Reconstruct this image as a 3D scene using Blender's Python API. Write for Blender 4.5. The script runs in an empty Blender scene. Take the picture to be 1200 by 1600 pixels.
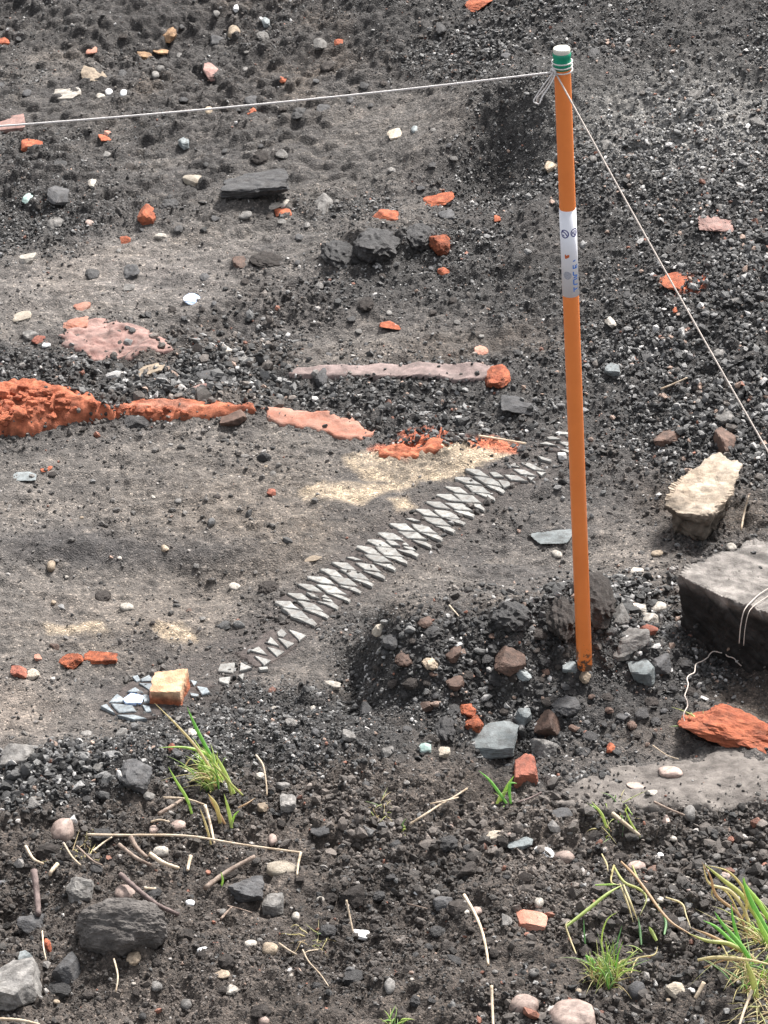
import bpy, bmesh, math, random
import numpy as np
from mathutils import Vector
rng = np.random.default_rng(11); random.seed(5)
SC = bpy.context.scene
COL = SC.collection

# ------------------------------------------------------------------ camera, world, sun, exposure
PITCH = math.radians(29.0); CAMP = np.array([0.0, -5.25, 2.91]); FPX = 5550.0
cd = bpy.data.cameras.new('camera'); cam = bpy.data.objects.new('camera', cd); COL.objects.link(cam)
cam.location = CAMP; cam.rotation_euler = (math.pi/2 - PITCH, 0, 0)
cd.sensor_fit = 'VERTICAL'; cd.sensor_height = 24.0; cd.lens = 24.0*FPX/1600.0
cd.clip_start = 0.1; cd.clip_end = 300.0
SC.camera = cam
SUN_EL, SUN_AZ = math.radians(49), math.radians(30)      # azimuth from +Y towards +X: behind the scene, a little to one side
w = bpy.data.worlds.new('World'); SC.world = w; w.use_nodes = True
nt = w.node_tree; bg = nt.nodes['Background']
sky = nt.nodes.new('ShaderNodeTexSky'); sky.sky_type = 'NISHITA'; sky.sun_disc = False
sky.sun_elevation = SUN_EL; sky.sun_rotation = SUN_AZ; sky.dust_density = 4.0; sky.air_density = 1.2
hs = nt.nodes.new('ShaderNodeHueSaturation'); hs.inputs['Saturation'].default_value = 0.25
nt.links.new(sky.outputs[0], hs.inputs['Color']); nt.links.new(hs.outputs[0], bg.inputs['Color'])
bg.inputs['Strength'].default_value = 0.105
sd = bpy.data.lights.new('sun', 'SUN'); sd.energy = 3.6; sd.angle = math.radians(10); sd.color = (1.0, 0.965, 0.92)
so = bpy.data.objects.new('sun', sd); COL.objects.link(so)
sdir = Vector((math.sin(SUN_AZ)*math.cos(SUN_EL), math.cos(SUN_AZ)*math.cos(SUN_EL), math.sin(SUN_EL)))
so.rotation_euler = sdir.to_track_quat('Z', 'Y').to_euler(); so.location = (2, 4, 6)
SC.view_settings.view_transform = 'Standard'; SC.view_settings.look = 'None'
SC.view_settings.gamma = 1.0; SC.view_settings.use_curve_mapping = False
SC.view_settings.exposure = 1.15
SC.render.engine = 'CYCLES'
SC.cycles.max_bounces = 4; SC.cycles.diffuse_bounces = 2; SC.cycles.glossy_bounces = 2

FWD = np.array([0, math.cos(PITCH), -math.sin(PITCH)]); UPV = np.array([0, math.sin(PITCH), math.cos(PITCH)])
def ray(px, py):
    d = FWD + (px-600.0)/FPX*np.array([1.0, 0, 0]) + (800.0-py)/FPX*UPV
    return d/np.linalg.norm(d)
def project(x, y, z):
    dx, dy, dz = x-CAMP[0], y-CAMP[1], z-CAMP[2]
    f = dy*FWD[1]+dz*FWD[2]; u = dy*UPV[1]+dz*UPV[2]
    f = np.where(np.abs(f) < 0.05, 0.05, f)
    return 600+FPX*dx/f, 800-FPX*u/f
def plane_pt(px, py, z=0.0):
    d = ray(px, py); t = (z-CAMP[2])/d[2]; return CAMP+d*t
def at_y(px, py, Y):
    d = ray(px, py); return CAMP + d*((Y-CAMP[1])/d[1])

# ------------------------------------------------------------------ noise
_T = rng.random((256, 256)); _TJ = rng.random((256, 256, 2))
def vnoise(x, y, s=0):
    xi = np.floor(x).astype(np.int64); yi = np.floor(y).astype(np.int64)
    fx = x-xi; fy = y-yi; fx = fx*fx*(3-2*fx); fy = fy*fy*(3-2*fy)
    g = lambda a, b: _T[(a+37*s) & 255, (b+91*s) & 255]
    return (g(xi, yi)*(1-fx)+g(xi+1, yi)*fx)*(1-fy)+(g(xi, yi+1)*(1-fx)+g(xi+1, yi+1)*fx)*fy
def fbm(x, y, f, o=4, s=0, gain=0.5):
    r = 0; a = 1; n = 0
    for i in range(o):
        c, sn = math.cos(1.1*i), math.sin(1.1*i)
        r = r + a*(vnoise((c*x-sn*y)*f, (sn*x+c*y)*f, s+i)-0.5); n += a; a *= gain; f *= 2.03
    return r/n*2
def worley(x, y, f, s=0):
    """distance to the closest jittered point and that point's random value"""
    x = x*f; y = y*f
    xi = np.floor(x).astype(np.int64); yi = np.floor(y).astype(np.int64)
    best = np.full(x.shape, 9.0); val = np.zeros(x.shape)
    for a in (-1, 0, 1):
        for b in (-1, 0, 1):
            cx, cy = xi+a, yi+b
            j = _TJ[(cx+53*s) & 255, (cy+29*s) & 255]
            d = (cx+j[..., 0]-x)**2+(cy+j[..., 1]-y)**2
            v = _T[(cx+17*s) & 255, (cy+71*s) & 255]
            m = d < best; best = np.where(m, d, best); val = np.where(m, v, val)
    return np.sqrt(best), val
def sstep(a, b, x):
    t = np.clip((x-a)/(b-a), 0, 1); return t*t*(3-2*t)
def poly_sd(px, py, poly):
    """signed distance to a polygon, inside positive"""
    P = np.asarray(poly, float); n = len(P)
    d = np.full(px.shape, 1e12); inside = np.zeros(px.shape, bool)
    for i in range(n):
        a, b = P[i], P[(i+1) % n]; e = b-a; wx, wy = px-a[0], py-a[1]
        t = np.clip((wx*e[0]+wy*e[1])/(e@e+1e-12), 0, 1)
        d = np.minimum(d, (wx-e[0]*t)**2+(wy-e[1]*t)**2)
        c = ((a[1] > py) != (b[1] > py)) & (px < (b[0]-a[0])*(py-a[1])/((b[1]-a[1]) if abs(b[1]-a[1]) > 1e-9 else 1e-9)+a[0])
        inside ^= c
    return np.sqrt(d)*np.where(inside, 1, -1)

# ------------------------------------------------------------------ terrain heights
def axis(lo, hi, step, far, g=1.16):
    core = np.arange(lo, hi, step); out = []; s = step*2; v = hi
    while v < far: out.append(v); v += s; s *= g
    neg = []; s = step*2; v = lo-s
    while v > -far: neg.append(v); s *= g; v -= s
    return np.array(neg[::-1]+list(core)+out)
AX = axis(-0.98, 0.98, 0.0030, 60.0); AY = axis(-1.62, 3.05, 0.0040, 60.0)
GX, GY = np.meshgrid(AX, AY)
BUMPS = [  # px, py of the foot on the level plane, rx, ry (px), height m
    (1300, 230, 560, 330, 0.20), (900, -120, 600, 260, 0.16), (1250, -60, 500, 260, 0.10),   # heap behind, upper corner
    (560, 20, 120, 60, 0.05), (300, -40, 200, 70, 0.05), (1200, 560, 210, 130, 0.05),
    (775, 335, 84, 36, -0.075), (690, 315, 80, 34, 0.04), (800, 275, 120, 34, 0.07), (860, 360, 60, 50, 0.03), (620, 120, 120, 50, 0.035), (180, 20, 120, 50, 0.05), (260, 95, 90, 26, -0.03),                      # hollow at the heap's foot
    (75, 320, 80, 50, 0.030), (580, 425, 85, 42, 0.045), (390, 520, 120, 24, -0.018), (560, 500, 130, 20, 0.014), (300, 360, 140, 22, 0.014), (420, 430, 50, 25, 0.012),
    (330, 905, 95, 38, -0.030), (300, 860, 120, 22, 0.012), (110, 890, 90, 34, -0.020), (120, 850, 110, 20, 0.010), (520, 800, 130, 30, 0.010), (620, 690, 300, 40, -0.010),
    (840, 870, 120, 45, -0.028), (1010, 830, 120, 60, -0.012),
    (760, 1040, 170, 62, 0.080), (640, 1090, 80, 40, 0.028), (905, 1000, 70, 60, 0.035), (830, 1010, 80, 34, 0.022),
    (552, 1078, 36, 50, -0.055), (625, 1030, 54, 40, 0.060), (700, 1000, 60, 30, 0.025), (1010, 1040, 90, 45, 0.030), (790, 1165, 70, 30, -0.022), (700, 1150, 30, 25, 0.012),
    (430, 1180, 230, 50, 0.024), (230, 1200, 150, 50, 0.020), (60, 1230, 110, 60, 0.026), (620, 1180, 90, 40, 0.016),
    (200, 1490, 110, 55, 0.030), (20, 1430, 60, 60, -0.035), (330, 1540, 150, 60, 0.014), (640, 1420, 120, 60, -0.014),
    (700, 1540, 90, 45, 0.016), (1010, 1500, 90, 45, -0.022), (820, 1390, 70, 30, 0.012), (900, 1330, 90, 25, -0.012),
    (1100, 1240, 190, 34, 0.018), (1150, 1340, 120, 30, -0.010), (1120, 1030, 80, 60, -0.02), (500, 1330, 120, 45, -0.008),
    (1180, 1560, 90, 70, 0.03), (170, 640, 200, 26, 0.018),
]
Z0 = np.zeros_like(GX)
for bx, by, rx, ry, h in BUMPS:
    c = plane_pt(bx, by); sx = abs(plane_pt(bx+rx, by)[0]-c[0]); sy = abs(plane_pt(bx, by+ry)[1]-plane_pt(bx, by-ry)[1])/2
    Z0 += h*np.exp(-((GX-c[0])/sx)**2-((GY-c[1])/sy)**2)
Z0 += 0.16*sstep(2.3, 5.0, GY)*(0.6+0.4*fbm(GX, GY, 0.3, 3, 8)) + 0.10*sstep(0.5, 2.6, GY)*sstep(-0.2, 1.0, GX)
Z0 += 0.012*fbm(GX, GY, 2.2, 3, 4)
far = np.maximum(sstep(1.2, 5, np.abs(GX)), np.maximum(sstep(3.1, 7, GY), sstep(-1.8, -5, GY)))
Z0 += far*0.25*fbm(GX, GY, 0.25, 4, 6)

# zones, drawn over the photograph's own layout and read at each ground point
Z_SILT = [
 [(-200, 690), (180, 672), (400, 655), (560, 690), (720, 735), (640, 800), (520, 880), (430, 940), (330, 1040), (200, 1062), (-200, 1060)],
 [(470, 1000), (600, 890), (760, 800), (900, 770), (1010, 820), (1050, 880), (1000, 930), (900, 885), (780, 925), (620, 940), (555, 1010), (530, 1070), (400, 1075)],
 [(-200, 400), (100, 370), (300, 300), (520, 330), (500, 420), (440, 460), (290, 500), (180, 490), (-200, 520)],
 [(200, 230), (480, 170), (700, 130), (690, 240), (660, 330), (420, 300), (230, 300)],
 [(480, 530), (560, 510), (700, 515), (680, 570), (480, 570)], [(-200, 70), (60, 60), (200, 90), (160, 230), (-200, 250)],
 [(850, 1255), (960, 1195), (1400, 1160), (1400, 1270), (1000, 1270)], [(-200, 1060), (110, 1060), (150, 1110), (60, 1180), (-200, 1190)],
]
Z_GRAV = [
 [(500, -400), (1500, -400), (1500, 760), (1130, 740), (990, 700), (880, 660), (820, 520), (880, 330), (720, 300), (690, 150), (560, 60)],
 [(-200, 480), (80, 500), (260, 565), (430, 560), (540, 590), (880, 600), (860, 670), (600, 665), (420, 625), (200, 600), (-200, 590)],
 [(150, 1120), (250, 1110), (350, 1075), (520, 1085), (640, 1110), (740, 1180), (700, 1240), (560, 1215), (400, 1225), (280, 1260), (90, 1290), (-200, 1300), (-200, 1200), (70, 1190)],
 [(530, 1080), (565, 1005), (620, 955), (800, 945), (880, 900), (960, 900), (1060, 1000), (1130, 1060), (1060, 1140), (900, 1190), (740, 1190), (620, 1120)],
 [(-200, 250), (60, 260), (140, 330), (60, 380), (-200, 400)], [(500, 350), (700, 330), (860, 420), (840, 540), (700, 520), (560, 480), (480, 420)],
]
Z_FORE = [(-400, 1290), (100, 1300), (400, 1240), (760, 1230), (900, 1265), (1500, 1250), (1500, 2400), (-400, 2400)]
Z_SAND = [[(545, 722), (600, 708), (680, 700), (790, 690), (800, 712), (750, 738), (700, 752), (620, 748), (560, 742)],
          [(600, 780), (640, 775), (660, 790), (620, 795)], [(250, 985), (295, 975), (300, 1000), (240, 1005)], [(80, 978), (160, 975), (170, 992), (90, 990)],
          [(460, 765), (540, 750), (600, 760), (560, 790), (470, 785)], [(560, 752), (640, 745), (660, 756), (600, 764)]]
Z_RUST = [[(585, 708), (640, 690), (700, 688), (690, 702), (640, 716)], [(730, 690), (800, 692), (800, 714), (740, 706)],
          [(1030, 438), (1090, 425), (1095, 450), (1040, 462)], [(620, 680), (690, 676), (720, 686), (640, 690)]]
def zones(x, y, z):
    px, py = project(x, y, z)
    ok = (y > -3.5)
    f1, f2 = fbm(x, y, 9, 3, 21), fbm(x, y, 9, 3, 31); g1, g2 = fbm(x, y, 3.2, 4, 23), fbm(x, y, 3.2, 4, 33)
    def m(polys, soft): 
        big = 2.6 if soft > 30 else 0.0; qx, qy = px+26*f1+big*46*g1, py+16*f2+big*24*g2
        r = np.full(px.shape, -1e9)
        for p in polys: r = np.maximum(r, poly_sd(qx, qy, p))
        return sstep(-soft, soft, r)*ok
    return dict(px=px, py=py, silt=m(Z_SILT, 46), grav=m(Z_GRAV, 38), fore=m([Z_FORE], 40), sand=m(Z_SAND, 7), rust=m(Z_RUST, 5))
ZN = zones(GX, GY, Z0)
def far_(x, y): return np.maximum(sstep(1.2, 5, np.abs(x)), np.maximum(sstep(3.1, 7, y), sstep(-1.8, -5, y)))
SMOOTH_STRIP = [(425, 950), (560, 850), (740, 725), (860, 690), (900, 665), (905, 715), (840, 760), (770, 810), (640, 890), (500, 985), (420, 1050), (300, 1110), (150, 1125), (160, 1085), (300, 1030)]
strip = sstep(-14, 6, poly_sd(ZN['px'], ZN['py'], SMOOTH_STRIP))
d1, v1 = worley(GX, GY, 38, 1); d2, v2 = worley(GX, GY, 85, 2); d3, v3 = worley(GX, GY, 150, 3)
b1 = np.sqrt(np.clip(1-(d1*1.25)**2, 0, 1))*v1; b2 = np.sqrt(np.clip(1-(d2*1.2)**2, 0, 1))*v2; b3 = np.sqrt(np.clip(1-(d3*1.2)**2, 0, 1))*v3
UPL = (1-sstep(300, 420, ZN['py']))*(1-sstep(420, 640, ZN['px']))*(1-far_(GX, GY)); ZN['silt'] = ZN['silt']*(1-0.5*(1-sstep(290, 390, ZN['py']))*(1-0.5*sstep(350, 520, ZN['px']))*(fbm(GX, GY, 4, 4, 19) > -0.2)); silt, grav, fore = ZN['silt'], ZN['grav'], ZN['fore']
rough = np.clip(1.0-0.85*silt+0.2*fore, 0.12, 1.2)*(1-0.8*strip)
lumpy = np.clip(fbm(GX, GY, 5, 3, 12)+0.45, 0, 1)
inner = 1-far
Z = Z0 + inner*(rough*(0.014*fbm(GX, GY, 14, 4, 3)+0.008*fbm(GX, GY, 60, 4, 13, 0.65)+0.008*b1*(0.2+lumpy)*(v1 > 0.4)+0.0045*b2+0.0022*b3)
        + UPL*(0.026*fbm(GX*0.6, GY, 6, 5, 27, 0.55)+0.009*b1*(v1 > 0.72)) + fore*lumpy*(0.006*b1+0.016*np.abs(fbm(GX, GY, 22, 5, 17, 0.62))) + (1-rough)*(1-0.7*strip)*(0.0120*fbm(GX, GY, 13, 3, 7)+0.0075*fbm(GX*0.6, GY, 36, 4, 9)+0.0018*b3+0.0032*b2*(lumpy > 0.4)+0.004*b1*(lumpy > 0.6)))
def blur(A, k):
    for ax in (0, 1):
        B = np.concatenate([np.repeat(A.take([0], ax), k, ax), A, np.repeat(A.take([-1], ax), k, ax)], ax); cs = np.cumsum(B, ax); n = A.shape[ax]
        A = (cs.take(range(2*k, 2*k+n), ax)-np.concatenate([np.zeros_like(cs.take([0], ax)), cs.take(range(0, n-1), ax)], ax))/(2*k+1)
    return A
ZS = blur(Z, 4)+0.0015*inner*rough
ZC = Z.copy(); PMASK = np.zeros_like(Z)
def bil(A, x, y):
    x = np.asarray(x, float); y = np.asarray(y, float)
    i = np.clip(np.searchsorted(AX, x)-1, 0, len(AX)-2); j = np.clip(np.searchsorted(AY, y)-1, 0, len(AY)-2)
    u = (x-AX[i])/(AX[i+1]-AX[i]); v = (y-AY[j])/(AY[j+1]-AY[j])
    return (A[j, i]*(1-u)+A[j, i+1]*u)*(1-v)+(A[j+1, i]*(1-u)+A[j+1, i+1]*u)*v
TS = np.arange(3.2, 13.5, 0.004)
def hit(px, py, dz=0.0, A=None):
    d = ray(px, py); P = CAMP[None]+d[None]*TS[:, None]
    g = P[:, 2]-bil(ZS if A is None else A, P[:, 0], P[:, 1])-dz
    k = np.argmax(g < 0)
    if not (g < 0).any(): k = len(TS)-1
    t = TS[k]-0.004*(g[k]/(g[k]-g[k-1]+1e-12)) if k else TS[0]
    return CAMP+d*t
def pxm(p): return FPX/np.linalg.norm(np.asarray(p)-CAMP)      # photo pixels per metre at p

# ------------------------------------------------------------------ materials
def nodes_of(name):
    m = bpy.data.materials.new(name); m.use_nodes = True; n = m.node_tree.nodes; return m, m.node_tree, n['Principled BSDF']
def N(t, kind, **kw):
    n = t.nodes.new(kind)
    for k, v in kw.items():
        if k.startswith('i_'): n.inputs[k[2:].replace('_', ' ')].default_value = v
        else: setattr(n, k, v)
    return n
def stone_mat(name, c1, c2, scale=60, rough=0.75, bump=0.5, dirt=0.35, dirtcol=(0.035, 0.028, 0.024), vary=0.25, fine=420, spec=0.35, attr=False, dpos=0.44):
    m, t, b = nodes_of(name); L = t.links.new
    tc = N(t, 'ShaderNodeTexCoord'); oi = N(t, 'ShaderNodeObjectInfo')
    off = N(t, 'ShaderNodeVectorMath', operation='SCALE'); L(oi.outputs['Random'], off.inputs[0]); off.inputs['Scale'].default_value = 37.0
    add = N(t, 'ShaderNodeVectorMath', operation='ADD'); L(tc.outputs['Object'], add.inputs[0]); L(off.outputs[0], add.inputs[1])
    n1 = N(t, 'ShaderNodeTexNoise', i_Scale=scale, i_Detail=7.0, i_Roughness=0.65); L(add.outputs[0], n1.inputs['Vector'])
    r1 = N(t, 'ShaderNodeValToRGB'); r1.color_ramp.elements[0].position = 0.36; r1.color_ramp.elements[1].position = 0.62
    r1.color_ramp.elements[0].color = (*c1, 1); r1.color_ramp.elements[1].color = (*c2, 1); L(n1.outputs[0], r1.inputs[0])
    base = r1.outputs[0]
    if attr:
        at = N(t, 'ShaderNodeAttribute', attribute_name='Col'); mm = N(t, 'ShaderNodeMix', data_type='RGBA', blend_type='MULTIPLY'); mm.inputs[0].default_value = 1
        L(at.outputs['Color'], mm.inputs[6]); L(base, mm.inputs[7]); base = mm.outputs[2]
    hsv = N(t, 'ShaderNodeHueSaturation'); mr = N(t, 'ShaderNodeMapRange'); L(oi.outputs['Random'], mr.inputs[0])
    mr.inputs[3].default_value = 1-vary; mr.inputs[4].default_value = 1+vary; L(mr.outputs[0], hsv.inputs['Value']); L(base, hsv.inputs['Color'])
    n2 = N(t, 'ShaderNodeTexNoise', i_Scale=scale*0.7, i_Detail=8.0, i_Roughness=0.75); L(tc.outputs['Generated'], n2.inputs['Vector']); n2.inputs['Scale'].default_value = 5.0
    r2 = N(t, 'ShaderNodeValToRGB'); r2.color_ramp.elements[0].position = dpos; r2.color_ramp.elements[1].position = 0.66; L(n2.outputs[0], r2.inputs[0])
    mu = N(t, 'ShaderNodeMath', operation='MULTIPLY'); mu.inputs[1].default_value = dirt; L(r2.outputs[0], mu.inputs[0])
    mx = N(t, 'ShaderNodeMix', data_type='RGBA'); L(mu.outputs[0], mx.inputs[0]); L(hsv.outputs[0], mx.inputs[6]); mx.inputs[7].default_value = (*dirtcol, 1)
    L(mx.outputs[2], b.inputs['Base Color']); b.inputs['Roughness'].default_value = rough; b.inputs['Specular IOR Level'].default_value = spec
    n3 = N(t, 'ShaderNodeTexNoise', i_Scale=fine, i_Detail=5.0, i_Roughness=0.7); L(add.outputs[0], n3.inputs['Vector'])
    bp = N(t, 'ShaderNodeBump', i_Strength=bump, i_Distance=0.004); L(n3.outputs[0], bp.inputs['Height']); L(bp.outputs[0], b.inputs['Normal'])
    return m
def plain_mat(name, c, rough=0.5, spec=0.5, vary=0.08, scale=40, bump=0.1):
    return stone_mat(name, tuple(x*(1-vary) for x in c), tuple(min(1, x*(1+vary)) for x in c), scale, rough, bump, 0.0, vary=0.0, spec=spec)
M = {
 'clinker': stone_mat('clinker', (0.012, 0.011, 0.012), (0.055, 0.052, 0.052), 130, 0.6, 1.0, 0.2, spec=0.5),
 'earth': stone_mat('caked earth', (0.022, 0.018, 0.016), (0.075, 0.064, 0.058), 110, 0.9, 1.0, 0.3),
 'darkgrey': stone_mat('dark grey stone', (0.05, 0.05, 0.053), (0.115, 0.113, 0.115), 60, 0.8, 0.7, 0.5),
 'grey': stone_mat('grey stone', (0.13, 0.125, 0.12), (0.28, 0.265, 0.25), 60, 0.8, 0.7, 0.7),
 'slate': stone_mat('blue grey slate', (0.14, 0.16, 0.165), (0.27, 0.295, 0.30), 25, 0.7, 0.4, 0.65),
 'pale': stone_mat('pale stone', (0.34, 0.31, 0.27), (0.58, 0.53, 0.47), 60, 0.75, 0.5, 0.65),
 'white': stone_mat('white chip', (0.62, 0.62, 0.62), (0.82, 0.82, 0.82), 50, 0.5, 0.2, 0.45),
 'pink': stone_mat('pink pebble', (0.30, 0.22, 0.19), (0.52, 0.40, 0.345), 50, 0.65, 0.3, 0.6),
 'tan': stone_mat('tan stone', (0.26, 0.20, 0.145), (0.46, 0.37, 0.275), 70, 0.8, 0.5, 0.65),
 'cream': stone_mat('cream limestone', (0.38, 0.32, 0.25), (0.64, 0.57, 0.475), 26, 0.85, 0.9, 0.35, dirtcol=(0.12, 0.10, 0.085)),
 'brown': stone_mat('brown stone', (0.07, 0.042, 0.032), (0.17, 0.105, 0.08), 60, 0.75, 0.6, 0.6),
 'orange': stone_mat('orange brick', (0.30, 0.078, 0.040), (0.57, 0.175, 0.088), 60, 0.9, 0.9, 0.65, dirtcol=(0.085, 0.045, 0.032)),
 'rust': stone_mat('rust brown brick', (0.15, 0.04, 0.02), (0.45, 0.13, 0.06), 80, 0.9, 0.9, 0.6),
 'red': stone_mat('red brick', (0.24, 0.075, 0.05), (0.42, 0.15, 0.10), 60, 0.85, 0.7, 0.65),
 'dullpink': stone_mat('dusty pink brick', (0.26, 0.13, 0.11), (0.47, 0.29, 0.25), 35, 0.9, 0.5, 0.75, dirtcol=(0.16, 0.13, 0.12), dpos=0.34),
 'fadedorange': stone_mat('faded orange brick', (0.44, 0.16, 0.10), (0.62, 0.34, 0.26), 25, 0.9, 0.6, 0.6, dirtcol=(0.22, 0.13, 0.10), dpos=0.38),
 'peach': stone_mat('peach brick', (0.50, 0.27, 0.15), (0.72, 0.50, 0.34), 40, 0.85, 0.5, 0.4, dirtcol=(0.45, 0.16, 0.07)),
 'mortar': stone_mat('grey pink board', (0.20, 0.15, 0.14), (0.40, 0.30, 0.28), 40, 0.9, 0.5, 0.5, dirtcol=(0.09, 0.08, 0.075), dpos=0.36),
 'plate': stone_mat('pale mortar plate', (0.20, 0.20, 0.195), (0.39, 0.39, 0.37), 45, 0.8, 0.5, 0.7, dirtcol=(0.16, 0.13, 0.11), vary=0.18),
 'plateblue': stone_mat('bluish mortar plate', (0.17, 0.20, 0.225), (0.36, 0.41, 0.44), 45, 0.7, 0.5, 0.7, dirtcol=(0.12, 0.11, 0.10), vary=0.2),
 'bed': stone_mat('rusty strand', (0.042, 0.034, 0.032), (0.115, 0.095, 0.088), 90, 0.9, 0.8, 0.3),
 'ceramic': stone_mat('blue white ceramic', (0.28, 0.44, 0.82), (0.62, 0.73, 0.90), 70, 0.2, 0.05, 0.0, spec=0.6),
 'glass': stone_mat('pale green glass', (0.22, 0.33, 0.30), (0.42, 0.52, 0.48), 70, 0.2, 0.1, 0.2, spec=0.7),
 'slab': stone_mat('grey slab', (0.13, 0.115, 0.105), (0.24, 0.215, 0.195), 60, 0.92, 0.8, 0.5, dirtcol=(0.07, 0.06, 0.055)),
 'wood': stone_mat('weathered twig', (0.20, 0.14, 0.11), (0.42, 0.33, 0.27), 80, 0.8, 0.4, 0.3),
 'straw': stone_mat('dry straw', (0.50, 0.38, 0.26), (0.72, 0.60, 0.46), 80, 0.7, 0.3, 0.15),
 'darkwood': stone_mat('dark twig', (0.09, 0.065, 0.06), (0.20, 0.15, 0.14), 80, 0.8, 0.4, 0.3),
 'boulder': stone_mat('dark boulder', (0.075, 0.068, 0.064), (0.17, 0.155, 0.145), 45, 0.9, 1.0, 0.35, fine=160),
 'leaf': stone_mat('dead leaf', (0.14, 0.08, 0.045), (0.50, 0.31, 0.17), 50, 0.8, 0.6, 0.6),
 'string': plain_mat('white string', (0.80, 0.76, 0.74), 0.6, 0.3, 0.06, 900, 0.5),
 'twine': plain_mat('beige twine', (0.66, 0.58, 0.52), 0.7, 0.3, 0.10, 900, 0.5),
 'stakeorange': plain_mat('orange plastic', (0.98, 0.28, 0.07), 0.40, 0.45, 0.05, 18, 0.05),
 'sleeve': plain_mat('white sleeve', (0.90, 0.90, 0.96), 0.35, 0.5, 0.02, 30, 0.02),
 'tape': plain_mat('green tape', (0.005, 0.30, 0.17), 0.3, 0.5, 0.12, 60, 0.1),
 'cap': plain_mat('cream cap', (0.74, 0.71, 0.62), 0.6, 0.4, 0.05, 60, 0.1),
 'inknavy': plain_mat('navy print', (0.05, 0.05, 0.24), 0.4), 'inkblue': plain_mat('blue print', (0.04, 0.20, 0.68), 0.4),
 'inkorange': plain_mat('orange print', (0.62, 0.14, 0.05), 0.4), 'inkgrey': plain_mat('grey print', (0.42, 0.43, 0.50), 0.4, vary=0.25, scale=700),
}
# grass: colour per blade in the attribute
def grass_mat():
    m, t, b = nodes_of('grass blade'); at = N(t, 'ShaderNodeAttribute', attribute_name='Col'); t.links.new(at.outputs['Color'], b.inputs['Base Color'])
    b.inputs['Roughness'].default_value = 0.5; b.inputs['Subsurface Weight'].default_value = 0.0
    tr = N(t, 'ShaderNodeBsdfTranslucent'); t.links.new(at.outputs['Color'], tr.inputs['Color']); mx = N(t, 'ShaderNodeMixShader'); mx.inputs[0].default_value = 0.5
    t.links.new(b.outputs[0], mx.inputs[1]); t.links.new(tr.outputs[0], mx.inputs[2]); t.links.new(mx.outputs[0], t.nodes['Material Output'].inputs['Surface'])
    return m
def add_mud(m, ztop):
    t = m.node_tree; b = t.nodes['Principled BSDF']; L = t.links.new; src = b.inputs['Base Color'].links[0].from_socket
    tc = N(t, 'ShaderNodeTexCoord'); sx = N(t, 'ShaderNodeSeparateXYZ'); L(tc.outputs['Object'], sx.inputs[0])
    mr = N(t, 'ShaderNodeMapRange'); L(sx.outputs[2], mr.inputs[0]); mr.inputs[1].default_value = 0.0; mr.inputs[2].default_value = ztop; mr.inputs[3].default_value = 0.20; mr.inputs[4].default_value = -0.10
    n = N(t, 'ShaderNodeTexNoise', i_Scale=120.0, i_Detail=6.0, i_Roughness=0.7); L(tc.outputs['Object'], n.inputs['Vector']); ad = N(t, 'ShaderNodeMath', operation='ADD'); L(mr.outputs[0], ad.inputs[0]); L(n.outputs[0], ad.inputs[1])
    r = N(t, 'ShaderNodeValToRGB'); r.color_ramp.elements[0].position = 0.60; r.color_ramp.elements[1].position = 0.68; L(ad.outputs[0], r.inputs[0])
    mx = N(t, 'ShaderNodeMix', data_type='RGBA'); L(r.outputs[0], mx.inputs[0]); L(src, mx.inputs[6]); mx.inputs[7].default_value = (0.11, 0.07, 0.05, 1); L(mx.outputs[2], b.inputs['Base Color'])
add_mud(M['stakeorange'], 0.07)
M['grass'] = grass_mat()
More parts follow.
